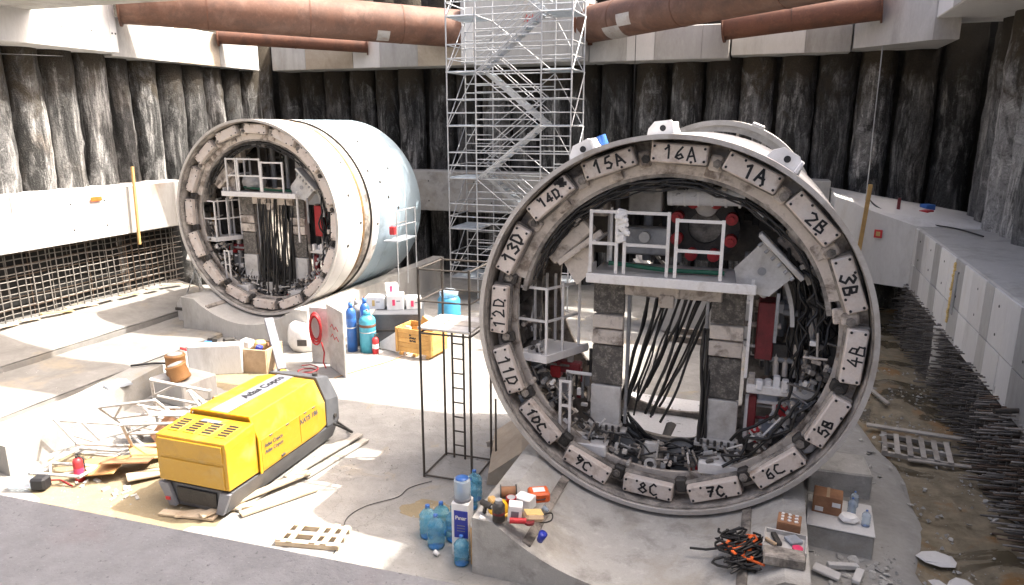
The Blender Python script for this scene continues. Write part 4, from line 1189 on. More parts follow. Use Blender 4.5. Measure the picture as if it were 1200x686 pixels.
# ================================================================== scaffold stair tower
def scaffold():
    t = thing('scaffold_tower', 'tall galvanised scaffold stair tower against the back wall', 'scaffold', (-12.0, 25.4, 0))
    X = [0, 1.2, 3.8, 4.95]; Y = [0, 1.75]
    H = 13.4
    std = None
    for x in X:
        for y in Y:
            if std is None: std = MB().cyl((0, 0, 0), (0, 0, H), .03, 7).build('standard', M['galv'], t, (x, y, 0)).data
            else: put('standard', std, t, (x, y, 0))
    for x in X:
        for y in Y:
            for z in (0.02,): MB().box((x, y, z), (.16, .16, .03)).build('base_plate', M['galv'], t)
    L = {}
    def led(x0, x1, y, z):
        k = round(x1 - x0, 3)
        if k not in L: L[k] = MB().cyl((0, 0, 0), (k, 0, 0), .024, 6).build('ledger', M['galv'], t, (x0, y, z)).data
        else: put('ledger', L[k], t, (x0, y, z))
    tv = MB().cyl((0, 0, 0), (0, 1.75, 0), .024, 6)
    tm = None
    lifts = [1.0 + 2.0 * i for i in range(6)]
    for li, z in enumerate(lifts):
        for dz in (0, .5, 1.0):
            for y in Y:
                for a, b in zip(X[:-1], X[1:]):
                    if dz == .5 and y > 0 and random.random() < .3: continue
                    led(a, b, y, z + dz + (.02 if y else 0))
            for x in (X[0], X[3], X[1], X[2]):
                if x in (X[1], X[2]) and dz: continue
                if tm is None: tm = tv.build('transom', M['galv'], t, (x, 0, z + dz)).data
                else: put('transom', tm, t, (x, 0, z + dz))
        for y in Y: led(X[1], X[2], y, z + 1.5)
        for dz in (.25, .75, 1.25): led(X[1], X[2], 0, z + dz)
        for dz in (1.3, 1.65): led(X[0], X[1], 1.75, z + dz); led(X[2], X[3], 0, z + dz)
        MB().cyl((X[0], .03, z), (X[1], .03, z + 2), .018, 6).build('diagonal_brace', M['galv'], t)
        MB().cyl((X[2], 1.72, z + 2), (X[3], 1.72, z), .018, 6).build('diagonal_brace', M['galv'], t)
        # landings
        for a, b in ((X[0], X[1]), (X[2], X[3])):
            for q in range(4):
                MB().box(((a + b) / 2, .24 + q * .42, z + .03), (b - a - .06, .36, .045), ch=.008).build('deck_plank', M['galvdeck'], t)
        # stair flight
        up = li % 2 == 0
        xs, xe = (X[1] + .05, X[2] - .05) if up else (X[2] - .05, X[1] + .05)
        yo = .45 if up else 1.2
        f = MB()
        f0 = MB(); rl = MB()
        for s in (-.28, .28):
            p0, p1 = Vector((xs, yo + s, z + .03)), Vector((xe, yo + s, z + 2.03))
            dd = (p1 - p0); Q = dd.to_track_quat('X', 'Z').to_matrix().to_4x4()
            f0.box(p0.lerp(p1, .5), (dd.length, .035, .15), Q)
            rl.cyl(p0 + Vector((0, 0, .95)), p1 + Vector((0, 0, .95)), .022, 6)
            rl.cyl(p0 + Vector((0, 0, .5)), p1 + Vector((0, 0, .5)), .018, 6)
        fl = f0.build('stair_flight', M['galv'], t)
        rl.build('handrail', M['galv'], fl)
        for q in range(9):
            u = (q + .5) / 9
            MB().box((xs + (xe - xs) * u, yo, z + .06 + 2.0 * u), (.24, .52, .03)).build('tread', M['galvdeck'], fl)
        # braces
        bz = z
        MB().cyl((X[1], -.04, bz + (0 if up else 2)), (X[2], -.04, bz + (2 if up else 0)), .022, 6).build('diagonal_brace', M['galv'], t)
        MB().cyl((X[0] - .03, 0, bz), (X[0] - .03, 1.75, bz + 2), .022, 6).build('diagonal_brace', M['galv'], t)
        MB().cyl((X[3] + .03, 0, bz), (X[3] + .03, 1.75, bz + 2), .022, 6).build('diagonal_brace', M['galv'], t)
        MB().cyl((X[1], 1.79, bz + (2 if up else 0)), (X[2], 1.79, bz + (0 if up else 2)), .02, 6).build('diagonal_brace', M['galv'], t)
scaffold()

# ================================================================== black access tower
t = thing('access_tower', 'black steel tower with ladder and plank platform beside the numbered shield', 'tower', (-5.75, 12.25, 0))
c = [(-.5, -.5), (-.5, .55), (.55, .6), (.55, -.45)]
for i, (x, y) in enumerate(c):
    z0 = .0
    MB().cyl((x, y, z0), (x, y, 4.42), .026, 8).build('post', M['black_tube'], t)
for z in (3.1, 3.75, 4.38):
    for i in range(4):
        a, b = c[i], c[(i + 1) % 4]
        MB().cyl((*a, z), (*b, z), .02, 6).build('rail', M['black_tube'], t)
for q in range(3):
    MB().box((0, -.32 + q * .36, 3.19), (1.12, .34, .05), ch=.01).build('plank', M['wood_grey'] if q == 1 else M['lgrey'], t)
for x in (-.28, -.02):
    MB().cyl((x, .5, .0), (x, .5, 3.2), .025, 6).build('ladder_rail', M['black_tube'], t)
for q in range(9):
    MB().cyl((-.28, .5, .3 + q * .33), (-.02, .5, .3 + q * .33), .018, 6).build('rung', M['black_tube'], t)
for a, b in ((0, 1), (1, 2), (2, 3), (3, 0)):
    MB().cyl((*c[a], .04), (*c[b], .04), .02, 6).build('base_tube', M['black_tube'], t)

# ================================================================== compressor
t = thing('air_compressor', 'yellow and grey air compressor on a skid in the sun', 'compressor', (-9.62, 10.8, .08), R(1.5))
def ysec(sections, name, mat, parent):
    """loft of (y, [(x,z)...]) sections with equal point counts"""
    n = len(sections[0][1]); vs = []; fs = []
    for y, P in sections:
        for x, z in P: vs.append((x, y, z))
    for k in range(len(sections) - 1):
        for i in range(n):
            fs.append((k * n + i, k * n + (i + 1) % n, (k + 1) * n + (i + 1) % n, (k + 1) * n + i))
    fs += [tuple(range(n))[::-1], tuple(range((len(sections) - 1) * n, len(sections) * n))]
    o = MB().add(vs, fs).build(name, mat, parent)
    bv = o.modifiers.new('edge', 'BEVEL'); bv.width = .018; bv.segments = 2; bv.limit_method = 'ANGLE'
    return o
def sec(w, wt, z0, z1, z2): return [(-w, z0), (w, z0), (w, z1), (wt, z2), (-wt, z2), (-w, z1)]
fh = ysec([(-1.80, sec(.80, .78, .52, 1.30, 1.44)), (-.98, sec(.80, .78, .50, 1.42, 1.52))], 'front_hood', M['yellow'], t)
mh = ysec([(-.95, sec(.84, .66, .48, 1.16, 1.60)), (.95, sec(.84, .64, .48, 1.10, 1.62)), (1.28, sec(.82, .58, .52, 1.05, 1.55))], 'main_hood', M['yellow'], t)
rh = ysec([(1.30, sec(.83, .62, .45, 1.10, 1.60)), (1.80, sec(.82, .58, .45, 1.0, 1.46))], 'rear_panel', M['compgrey'], t)
bs_ = ysec([(-1.74, [(-.62, .0), (.62, .0), (.80, .46), (-.80, .46)]), (1.78, [(-.62, .0), (.62, .0), (.82, .44), (-.82, .44)])], 'skid_base', M['compgrey'], t)
MB().box((0, -1.76, .25), (.9, .04, .3), ch=.01).build('base_opening', M['dark'], t)
for s in (-1, 1):
    MB().prism([(s * .62, .02), (s * .82, .46), (s * .60, .46), (s * .46, .02)], -1.83, -1.755).build('base_cheek', M['stripe'], t)
MB().box((-.62, -1.84, .16), (.1, .02, .06)).build('reflector', M['red'], t)
# seam ridge between the hoods
MB().prism([(-.86, .48), (-.86, 1.2), (-.68, 1.63), (.68, 1.63), (.86, 1.2), (.86, .48), (.83, .48), (.83, 1.19), (.66, 1.60), (-.66, 1.60), (-.83, 1.19), (-.83, .48)], -.985, -.945).build('seam', M['helmet'], t)
# front panel with crease and handle lip
MB().box((0, -1.81, 1.22), (1.44, .03, .34), RX(R(3)), .012).build('front_lip', M['yellow'], t)
MB().box((0, -1.81, .76), (1.44, .025, .46), ch=.012).build('front_panel', M['yellow'], t)
# side doors
for s in (-1, 1):
    for y0, y1 in ((-.92, .30), (.32, .93)):
        MB().box((s * .845, (y0 + y1) / 2, .84), (.012, y1 - y0, .62), ch=.005).build('side_door', M['yellow'], t)
    MB().box((s * .855, -.30, .56), (.03, .12, .05), ch=.01).build('door_latch', M['dark'], t)
    MB().cyl((s * .83, 1.60, .62), (s * .86, 1.60, .62), .05, 12).build('lifting_point', M['dark'], t)
for s in (-1, 1):
    for y in (-.62, -.1, .5, .8):
        MB().box((s * .853, y, 1.13), (.02, .09, .03), ch=.006).build('hinge', M['compgrey'], t)
MB().tube([(.7, 1.5, .5), (.95, 1.7, .3), (1.0, 2.0, .06), (.7, 2.3, -.04), (.2, 2.6, -.04)], .03, 8).build('air_hose', M['hose'], t)
# roof stripe and lettering
MB().box((-.06, .10, 1.622), (.42, 2.1, .012), ch=.004).build('roof_stripe', M['stripe'], t)
MB().box((-.06, -1.10, 1.50), (.42, .25, .02), RX(R(-4)), .004).build('roof_stripe', M['stripe'], t)
put('roof_lettering', font_mesh('Atlas Copco', .25, .006), t, (-.06, .40, 1.633), (0, 0, R(90))).data.materials.append(M['ink'])
ob = put('side_lettering', font_mesh('XATS 186', .15, .004), t, (.856, .62, .98), (R(90), 0, R(90))); ob.data.materials.append(M['compgrey'])
for dz in (.0, -.13):
    ob = put('side_lettering', font_mesh('Atlas Copco', .11, .002), t, (.856, -.55, .98 + dz), (R(90), 0, R(90))); ob.data.materials.append(M['compgrey'])
# roof vents on the front hood
for q in range(4):
    vn = MB().box((-.54 + q * .36, -1.40, 1.487), (.25, .46, .012), RX(R(5.5)), .004).build('vent', M['yellow'], t)
    for r in range(5):
        MB().box((-.54 + q * .36, -1.56 + r * .08, 1.482 + r * .008), (.2, .038, .012), RX(R(25))).build('vent_slat', M['ink'], vn)
MB().cyl((.45, 1.5, 1.5), (.45, 1.5, 1.62), .06, 12).build('exhaust_cap', M['dark'], t)

# ------------------------------------------------------------------ timber by the compressor
def plank(label, p0, p1, w_, h_, mat, z, tilt=0.0, group='loose planks beside the compressor'):
    p0, p1 = Vector(p0), Vector(p1)
    d = p1 - p0
    t = MB().box((0, 0, 0), (d.length, w_, h_), ch=.008).build('timber_plank', mat)
    t.location = ((p0.x + p1.x) / 2, (p0.y + p1.y) / 2, z); t.rotation_euler = (tilt, 0, math.atan2(d.y, d.x))
    tag(t, label, 'plank', group)
PL = [('long pale plank lying nearest under compressor side', (-9.85, 8.75), (-8.55, 9.7), M['wood'], .06),
      ('second pale plank beside the compressor skid', (-9.3, 8.8), (-8.45, 10.9), M['wood'], .13),
      ('outermost pale plank of the pile beside the compressor', (-8.75, 9.2), (-8.0, 10.5), M['wood'], .05),
      ('weathered grey plank against the compressor rear corner', (-8.8, 10.6), (-8.5, 12.9), M['wood_grey'], .08),
      ('weathered plank outermost near the compressor rear corner', (-8.5, 10.8), (-8.25, 12.75), M['wood_grey'], .05),
      ('dark plank squeezed under the compressor skid edge', (-8.95, 9.3), (-8.72, 12.6), M['wood_grey'], .04),
      ('short pale plank at front corner of the skid', (-10.2, 8.75), (-9.1, 8.95), M['wood'], .05)]
for lb, a, b, mt, z in PL: plank(lb, a, b, .17, .05, mt, z)
def pallet(label, loc, rz, mat, w_=1.2, d_=.9, nb=6, broken=False, cat='pallet'):
    t = thing('pallet', label, cat, loc, rz)
    for y in (-d_ / 2 + .05, 0, d_ / 2 - .05):
        MB().box((0, y, .05), (w_, .09, .09), ch=.006).build('bearer', mat, t)
    for i in range(nb):
        if broken and i in (2,): continue
        MB().box((-w_ / 2 + .06 + i * (w_ - .12) / (nb - 1), random.uniform(-.02, .02), .11), (.11, d_, .024), RZ(random.uniform(-.05, .05)) if broken else None, .004).build('board', mat, t)
    return t
pallet('small broken pale pallet lying on sunlit floor near the bottom edge', (-7.05, 9.08, 0), R(12), M['wood'], 1.15, .62, 6, True)
pallet('grey slatted pallet lying in mud by the right wall', (3.45, 16.35, .08), R(-6), M['wood_grey'], 1.35, 1.1, 6)
plank('long grey board resting on the slatted pallet in mud', (2.55, 17.15), (4.75, 17.0), .16, .05, M['wood_grey'], .24, 0, 'boards in the mud')
plank('thin pale timber lying between the numbered shield and mud', (2.85, 20.2), (3.25, 18.9), .10, .07, M['wood_grey'], .16, .2, 'boards in the mud')
plank('pale board lying at the far edge of the pallet in mud', (3.2, 15.72), (4.9, 15.85), .12, .04, M['wood_grey'], .14, 0, 'boards in the mud')

# ------------------------------------------------------------------ left foreground
def patch_mesh(cx, cy, rx, ry, seed, z, n=40):
    ring = []
    for i in range(n):
        a = 2 * PI * i / n
        k = 1 + .35 * noise.noise(Vector((math.cos(a) * 1.6 + seed, math.sin(a) * 1.6, 2))) + .15 * noise.noise(Vector((math.cos(a) * 5 + seed, math.sin(a) * 5, 7)))
        ring.append((cx + rx * k * math.cos(a), cy + ry * k * math.sin(a)))
    vs = [(x, y, .004) for x, y in ring] + [(cx + (x - cx) * .8, cy + (y - cy) * .8, z) for x, y in ring] + [(cx, cy, z * 1.3)]
    fs = [(i, (i + 1) % n, n + (i + 1) % n, n + i) for i in range(n)] + [(n + i, n + (i + 1) % n, 2 * n) for i in range(n)]
    return MB().add(vs, fs, True)
structure(patch_mesh(-11.7, 9.4, 2.6, 1.15, 4.2, .014).build('sand_ground', M['sand']))
structure(patch_mesh(-5.6, 10.6, .55, .32, 8.8, .008).build('sand_ground', M['sand']))
structure(patch_mesh(-13.6, 15.0, 1.2, .7, 2.2, .012).build('sand_ground', M['sand']))
t = thing('concrete_kerb', 'long low white concrete kerb wall at left edge', 'kerb', (-15.0, 11.4, 0))
MB().prism([(-14.30, 8.8), (-14.75, 11.1), (-15.3, 13.8), (-16.0, 13.7), (-15.5, 11.0), (-15.1, 8.9)], 0, .66, 'xy').build('body', M['kerb'], t, (15.0, -11.4, 0))
t = thing('concrete_block', 'grey concrete cube block carrying two rusty drums', 'block', (-14.2, 13.4, 0))
MB().box((0, 0, .31), (1.3, 1.05, .62), RZ(R(-8)), .03).build('body', M['conc'], t)
for lb, x, y, z, h, tl in (('taller rusty brown drum standing on the grey concrete block', -14.45, 13.45, .62, .55, 0), ('shorter tilted rusty drum at front of the grey concrete block', -14.0, 13.15, .64, .42, .25)):
    t = thing('steel_drum', lb, 'drum', (x, y, z), 0, 'rusty drums')
    t.rotation_euler = (tl * .5, -tl, 0)
    MB().lathe([(.0, 0), (.25, 0), (.265, .04), (.25, .08), (.25, h - .06), (.265, h - .03), (.24, h), (.0, h)], n=18).build('body', M['brown'], t)
    MB().lathe([(.0, h - .05), (.2, h + .004), (.18, h + .02), (0, h + .03)], n=14).build('contents', M['stone'], t)
t = tag(MB().tube(smooth([(-15.9, 13.3, .72), (-15.4, 13.7, .72), (-14.9, 13.9, .68), (-14.6, 13.75, .66)]), .03, 8).build('black_hose', M['hose']), 'black hose draped from the kerb to the concrete block', 'hose')
t = tag(MB().prism([(-.3, -.015), (.1, -.015), (.3, .0), (.26, .05), (.05, .09), (-.15, .04), (-.28, .02)], -.16, .16).build('blue_tarpaulin', M['bluegrey']), 'crumpled blue-grey tarpaulin on the kerb top', 'tarpaulin')
t.location = (-15.1, 12.2, .68); t.rotation_euler = (.1, .05, R(70))

def frame(label, loc, rot, w_=1.25, h_=1.7):
    t = thing('tubular_trestle', label, 'trestle', loc, 0, 'white trestles in the left heap')
    t.rotation_euler = rot
    for x in (-w_ / 2, w_ / 2):
        MB().cyl((x, 0, -h_ / 2), (x, 0, h_ / 2), .036, 8).build('leg', M['frame'], t)
    for z in (-h_ / 2 + .25, .25, h_ / 2 - .04):
        MB().cyl((-w_ / 2, 0, z), (w_ / 2, 0, z), .034, 8).build('rail', M['frame'], t)
    for s in (-1, 1):
        MB().cyl((s * w_ / 2, 0, .25), (s * .1, 0, h_ / 2 - .04), .026, 6).build('brace', M['frame'], t)
frame('white tubular trestle on top of heap, nearest the compressor', (-11.65, 10.25, .68), (R(48), R(6), R(38)))
frame('white tubular trestle in middle of the heap beside kerb', (-12.55, 10.75, .72), (R(42), R(-8), R(18)))
frame('white tubular trestle leaning at back of the heap', (-12.3, 11.5, .75), (R(30), R(14), R(25)))
frame('white tubular trestle low at left end of the heap', (-13.35, 10.3, .45), (R(66), R(8), R(-20)))
frame('white tubular trestle lying across the top of the heap', (-12.0, 10.9, .95), (R(78), R(14), R(52)), 1.0, 1.5)
frame('white tubular trestle poking out low towards the ledge', (-13.2, 9.6, .18), (R(86), R(0), R(12)), 1.1, 1.6)
frame('white tubular trestle standing slanted behind the compressor hood', (-11.3, 11.4, .75), (R(38), R(10), R(-30)), .9, 1.3)
def board(label, loc, rot, d, mt, group='plywood boards in the left heap'):
    o = MB().box((0, 0, 0), d, ch=.006).build('plywood_board', mt)
    o.location = loc; o.rotation_euler = rot
    tag(o, label, 'board', group)
board('orange plywood board behind the red extinguisher, lower left of heap', (-12.55, 9.45, .22), (R(10), R(-8), R(15)), (1.0, .6, .03), M['ply'])
board('reddish plywood board sticking out right of the extinguisher', (-12.1, 9.75, .30), (R(-15), R(6), R(35)), (.9, .7, .03), M['card'])
board('plywood sheet under the middle of the frame heap', (-12.0, 10.5, .2), (R(20), R(10), R(60)), (1.2, .5, .03), M['ply'])
board('brown panel wedged deep in the heap of white trestles', (-12.2, 11.0, .35), (R(50), R(12), R(-25)), (1.1, .8, .04), M['card'])
board('dark weathered board under the far side of the trestle heap', (-12.9, 11.2, .25), (R(15), R(20), R(35)), (1.3, .35, .05), M['wood_grey'])
board('pale broken board under the near trestle of the heap', (-11.5, 9.7, .12), (R(4), R(5), R(55)), (.8, .3, .04), M['wood'])
board('small plywood offcut upright beside the compressor hood', (-11.15, 10.9, .35), (R(60), R(0), R(10)), (.75, .4, .03), M['ply'])
board('plywood sheet leaning on the concrete block behind the compressor', (-12.35, 12.75, .42), (R(0), R(-38), R(-20)), (1.1, .8, .03), M['ply'])
def extinguisher(label, loc, h=.62, tilt=0):
    t = thing('fire_extinguisher', label, 'extinguisher', loc, 0, 'red fire extinguishers')
    t.rotation_euler = (tilt, 0, .6)
    r = h * .15
    MB().lathe([(0, 0), (r, 0), (r, h * .70), (r * .85, h * .78), (r * .35, h * .84), (0, h * .84)], n=16).build('cylinder', M['red'], t)
    MB().box((0, 0, h * .90), (r * .5, r * .9, h * .10), ch=.01).build('valve', M['dark'], t)
    MB().box((r * .4, 0, h * .98), (r * 1.3, r * .4, h * .03), ch=.004).build('handle', M['dark'], t)
    MB().tube([(r * .2, 0, h * .9), (r * 1.2, 0, h * .8), (r * 1.25, 0, h * .35)], r * .16, 6).build('hose', M['hose'], t)
    MB().cyl((0, 0, h * .28), (0, 0, h * .5), r * 1.012, 16).build('label_band', M['white'] if h > .64 else M['pink'], t)
extinguisher('red fire extinguisher standing beside the heap of white frames', (-12.75, 9.15, 0), .62)
extinguisher('small red fire extinguisher standing beside the cyan gas cylinder', (-11.35, 18.35, 0), .66)
t = thing('power_tool', 'pale blue and black power tool lying behind the near ledge', 'tool', (-13.4, 8.55, 0), R(20))
MB().cyl((-.35, 0, .14), (.1, 0, .16), .12, 12).build('housing', M['clear'], t)
MB().box((.25, 0, .16), (.3, .26, .26), ch=.04).build('motor', M['ink'], t)
MB().tube([(-.3, .1, .1), (-.2, .3, .03), (.4, .35, .03), (.8, .1, .03)], .015, 6).build('cord', M['red'], t)
for i in range(16):
    o = MB().box((0, 0, 0), (random.uniform(.05, .22), random.uniform(.03, .1), random.uniform(.02, .06)), ch=.008).build('wood_scrap', M['wood_grey'] if i % 2 else M['stone'])
    o.location = (random.uniform(-12.9, -11.0), random.uniform(8.75, 9.3), .03); o.rotation_euler = (0, 0, random.random() * 3)
    tag(o, 'small scrap of wood or rubble on the yellow dust before the frame heap', 'scrap', 'scraps before the frame heap')

for i in range(9):
    o = MB().box((0, 0, 0), (random.uniform(.5, 1.3), .16, .04), ch=.006).build('formwork_board', M['wood'] if i % 3 else M['foam'])
    o.location = (-22.75 + random.uniform(-.2, .25), 13.6 + i * .95, .76 + .02 * (i % 2)); o.rotation_euler = (0, .12, R(90 + random.uniform(-14, 14)))
    tag(o, 'short tan board lying along the foot of the left rebar mesh', 'board', 'boards along the left rebar mesh')
# --- pieces in front of the far shield
t = thing('concrete_wall_segment', 'white concrete wall segment behind the compressor', 'wall segment', (-14.75, 15.2, 0), R(28))
MB().box((0, 0, .45), (1.5, .35, .9), ch=.03).build('body', M['conc_white'], t)
t = thing('wooden_box', 'open tan wooden box full of parts behind the compressor', 'box', (-14.0, 16.0, 0), R(8))
for x, y, dx, dy in ((0, -.45, 1.2, .05), (0, .45, 1.2, .05), (-.58, 0, .05, .84), (.58, 0, .05, .84)):
    MB().box((x, y, .36), (dx, dy, .72), ch=.01).build('side_board', M['card_pale'], t)
MB().box((0, 0, .04), (1.1, .84, .05)).build('bottom_board', M['card_pale'], t)
for i, (x, y, mt, s) in enumerate([(-.3, 0, 'white', .34), (.1, .1, 'foam', .3), (.25, -.15, 'label_blue', .22), (-.1, .2, 'dark', .26), (.4, .2, 'card', .24)]):
    o = MB().box((0, 0, 0), (s, s * .8, s * .7), ch=.03).build('packaged_part', M[mt]); o.location = (-14.0 + x, 16.0 + y, .62 + s * .3); o.rotation_euler = (.2 * i, .1, i)
    tag(o, ['white wrapped part in the tan wooden box', 'yellow bag in the tan wooden box', 'dark blue packet in the tan wooden box', 'black fitting in the tan wooden box', 'brown packet in the tan wooden box'][i], 'part', 'parts in the wooden box')
t = thing('cable_duct', 'pale grey slanting steel duct leaning between box and white bin', 'duct', (-13.0, 15.7, 0))
q = MB(TR(-.45, .5, .75) @ RZ(R(-40)) @ RY(R(38))); q.box((0, 0, 0), (1.9, .26, .12), ch=.02); q.build('body', M['stripe'], t)
t.children[0].rotation_euler = (0, 0, 0)
MB().lathe([(0, 0), (.12, .0), (.13, .08), (.08, .15), (0, .17)], n=12).build('yellow_cap', M['helmet'], t, (.25, -.1, .06))
t = thing('waste_sack', 'big white sack standing under the far shield rim', 'sack', (-13.75, 18.1, 0), R(12))
MB().lathe([(0, 0), (.52, .02), (.6, .25), (.58, .6), (.52, .82), (.4, .9), (0, .84)], n=9).build('body', M['sheet'], t)
put('print', MB().box((0, 0, 0), (.3, .006, .2)).build('print', M['dark']).data, t, (.1, -.585, .35), (R(-4), 0, R(10)))
bpy.data.objects.remove([o for o in bpy.data.objects if o.name.startswith('print') and o.parent is None][0])
# tools heap on the kerb end
items = [('red', (.5, .07, .07), 'long red bar lying in the tool heap left of white wall'), ('blue', (.22, .2, .2), 'blue plastic can in the tool heap left of white wall'), ('dark', (.4, .12, .12), 'black tool lying in the tool heap left of white wall'),
         ('card', (.45, .1, .06), 'rusty bracket lying in the tool heap left of white wall'), ('hose', (.3, .2, .14), 'black case in the tool heap left of white wall'), ('stone', (.3, .22, .12), 'grey lump in the tool heap left of white wall'), ('rust', (.6, .06, .06), 'rusty rod lying on top of the tool heap left of white wall')]
for i, (mt, d_, lb) in enumerate(items):
    o = MB().box((0, 0, 0), d_, ch=.015).build('site_tool', M[mt])
    o.location = (-16.9 + (i * .37) % 1.3, 16.2 + (i * .53) % 1.2, .16 + .05 * (i % 3)); o.rotation_euler = (.1 * i, .15, .7 * i)
    tag(o, lb, 'tool', 'tool heap')
t = thing('steel_wedge', 'small pale grey steel wedge block beside far shield cradle', 'wedge', (-18.9, 19.2, 0))
MB().prism([(-.9, 0), (1.1, 0), (.1, .95), (-.7, 1.05), (-.9, .8)], -.4, .4).build('body', M['lgrey'], t)
MB().box((-.45, -.43, .45), (.12, .06, .7)).build('strut', M['dark'], t)
MB().box((-.7, -.43, .6), (.5, .06, .1)).build('strut', M['dark'], t)
t = thing('flood_light', 'white floodlight on a tripod by the left rebar mesh', 'floodlight', (-21.4, 21.4, .38))
for a in (0, 120, 240): MB().cyl((0, 0, 1.0), (.45 * math.cos(R(a)), .45 * math.sin(R(a)), 0), .02, 6).build('leg', M['galv'], t)
MB().cyl((0, 0, .9), (0, 0, 1.45), .02, 6).build('pole', M['galv'], t)
MB().box((0, -.1, 1.55), (.4, .16, .28), RX(R(-25)), .03).build('lamp_head', M['white'], t)

# --- plates, cylinders, bin and crate between the shields
def plate(label, p0, p1, h, mt):
    p0, p1 = Vector((*p0, 0)), Vector((*p1, 0)); d = p1 - p0
    t = thing('steel_plate', label, 'plate', (p0 + p1) / 2, math.atan2(d.y, d.x), 'grey steel plates')
    MB().box((0, 0, h / 2), (d.length, .06, h), ch=.012).build('sheet', mt, t)
    return t
pa = plate('narrow grey steel plate with coiled red hose behind compressor', (-12.75, 17.0), (-12.1, 17.05), 1.75, M['lgrey'])
pb = plate('wider grey steel plate with red marks standing beside gas cylinders', (-12.0, 16.85), (-11.0, 16.15), 1.95, M['lgrey'])
for z in (1.3, 1.0): 
    mk = MB().tube([(-.35, -.034, z), (-.2, -.034, z + .12), (-.05, -.034, z - .02), (.1, -.034, z + .1), (.25, -.034, z)], .014, 4); mk.build('red_marking', M['red'], pb)
t = thing('air_hose', 'coiled red air hose hanging on the narrow steel plate', 'hose', (-12.45, 16.9, .55))
for q in range(6):
    r0 = .23 + .02 * (q % 3)
    MB().tube([(r0 * .75 * math.cos(R(a)) + .02 * q - .05, -.03 * q, .62 + (r0 * 1.7) * math.sin(R(a)) - .05 * (q % 2)) for a in range(0, 370, 20)], .026, 6).build('coil', M['red'], t)
MB().tube([(.2, -.1, .2), (.32, -.15, -.1), (.3, -.2, -.4), (.45, -.3, -.52)], .024, 6).build('tail', M['red'], t)
t = tag(MB().tube([(-11.9 + .2 * math.cos(i * .8) * (1 + .02 * i), 15.6 + .2 * math.sin(i * .8) * (1 + .02 * i), .05 + .012 * i) for i in range(28)], .022, 6).build('air_hose', M['dred']), 'dark red hose coil on floor before the wider steel plate', 'hose')
def gas(label, loc, h, r, mt, band=None):
    t = thing('gas_cylinder', label, 'gas cylinder', loc, 0, 'gas cylinders between the shields')
    MB().lathe([(0, 0), (r, 0), (r, h * .78), (r * .92, h * .85), (r * .5, h * .92), (r * .3, h * .93), (r * .3, h), (0, h)], n=18).build('body', mt, t)
    MB().lathe([(r * .36, h * .92), (r * .42, h * .92), (r * .42, h * 1.03), (r * .36, h * 1.03)], n=14).build('collar', mt, t)
    MB().cyl((0, 0, h), (0, 0, h * 1.06), r * .15, 8).build('valve', M['brown'], t)
    MB().lathe([(r * 1.005, h * .64), (r * 1.02, h * .65), (r * 1.02, h * .70), (r * 1.005, h * .71)], n=18).build('band', band or M['rust'], t)
    MB().lathe([(r * 1.005, h * .50), (r * 1.03, h * .505), (r * 1.03, h * .52), (r * 1.005, h * .525)], n=18).build('strap', M['galv'], t)
gas('cyan gas cylinder with rusty band beside small extinguisher', (-11.7, 18.5, 0), 1.3, .26, M['cyan'])
gas('blue gas cylinder nearest the wide steel plate', (-12.2, 18.35, 0), 1.55, .16, M['blue'], M['blue'])
gas('blue gas cylinder behind the cyan one', (-12.0, 18.85, 0), 1.6, .16, M['blue'], M['blue'])
gas('grey gas cylinder hidden between the blue ones', (-12.35, 18.9, 0), 1.5, .14, M['grey'], M['grey'])
t = thing('steel_bin', 'dark grey steel bin with boxes heaped behind the cylinders', 'bin', (-11.45, 20.1, 0), R(22))
MB().box((0, 0, .55), (1.5, 1.9, 1.1), ch=.02).build('body', M['compgrey'], t)
MB().box((0, -.97, .55), (1.3, .04, .06)).build('rib', M['dark'], t)
for i, (lb, x, y, z, d_) in enumerate([('white carton with printed side, left on the dark bin', -12.1, 19.75, 1.1, (.62, .5, .42)), ('white carton in the middle on the dark bin', -11.45, 19.9, 1.1, (.55, .5, .5)), ('white carton at right end on the dark bin', -10.95, 20.2, 1.1, (.5, .5, .38)), ('small white carton on top of the cartons on dark bin', -11.7, 20.1, 1.6, (.4, .4, .28))]):
    t = thing('carton', lb, 'carton', (x, y, z), R(20 + 6 * i), 'white cartons on the bin')
    MB().box((0, 0, d_[2] / 2), d_, ch=.012).build('box', M['white'], t)
    MB().box((-.05, -d_[1] / 2 - .003, d_[2] * .5), (.09, .006, .2)).build('print', M['pink'] if i != 0 else M['foam'], t)
    MB().box((.1, -d_[1] / 2 - .003, d_[2] * .6), (.12, .006, .03)).build('print', M['stripe'], t)
    MB().box((0, 0, d_[2] + .003), (.06, d_[1], .005)).build('tape', M['card_pale'], t)
t = thing('wooden_crate', 'orange wooden crate standing on the sunlit floor', 'crate', (-10.0, 18.9, 0), R(-6))
for z in range(5):
    for s in (-1, 1): MB().box((0, s * .43, .2 + z * .155), (1.36, .03, .148), ch=.006).build('slat', M['crate'], t)
    for s in (-1, 1): MB().box((s * .67, 0, .2 + z * .155), (.03, .83, .148), ch=.006).build('slat', M['crate'], t)
for x in (-.5, 0, .5): MB().box((x, 0, .05), (.12, .9, .1), ch=.01).build('skid', M['crate'], t)
for x in (-.62, .62): MB().box((x, -.46, .5), (.09, .025, .8)).build('batten', M['crate'], t)
MB().prism([(-.66, .9), (-.05, .9), (.1, 1.25), (.45, 1.05), (.64, .9)], -.05, -.02).build('lid_flap', M['crate'], t)
mk = MB()
for i in range(9): mk.box((-.12 + .06 * (i % 4), -.449, .52 + .09 * (i // 4)), (.045, .004, .07), RY(i))
mk.build('stencil_mark', M['ink'], t)
t = tag(MB().prism([(-.75, 0), (.55, .9), (.75, .88), (.7, 0)], -.03, .03).build('plastic_sheet', M['sheet']), 'white plastic sheet draped off left side of orange crate', 'sheet')
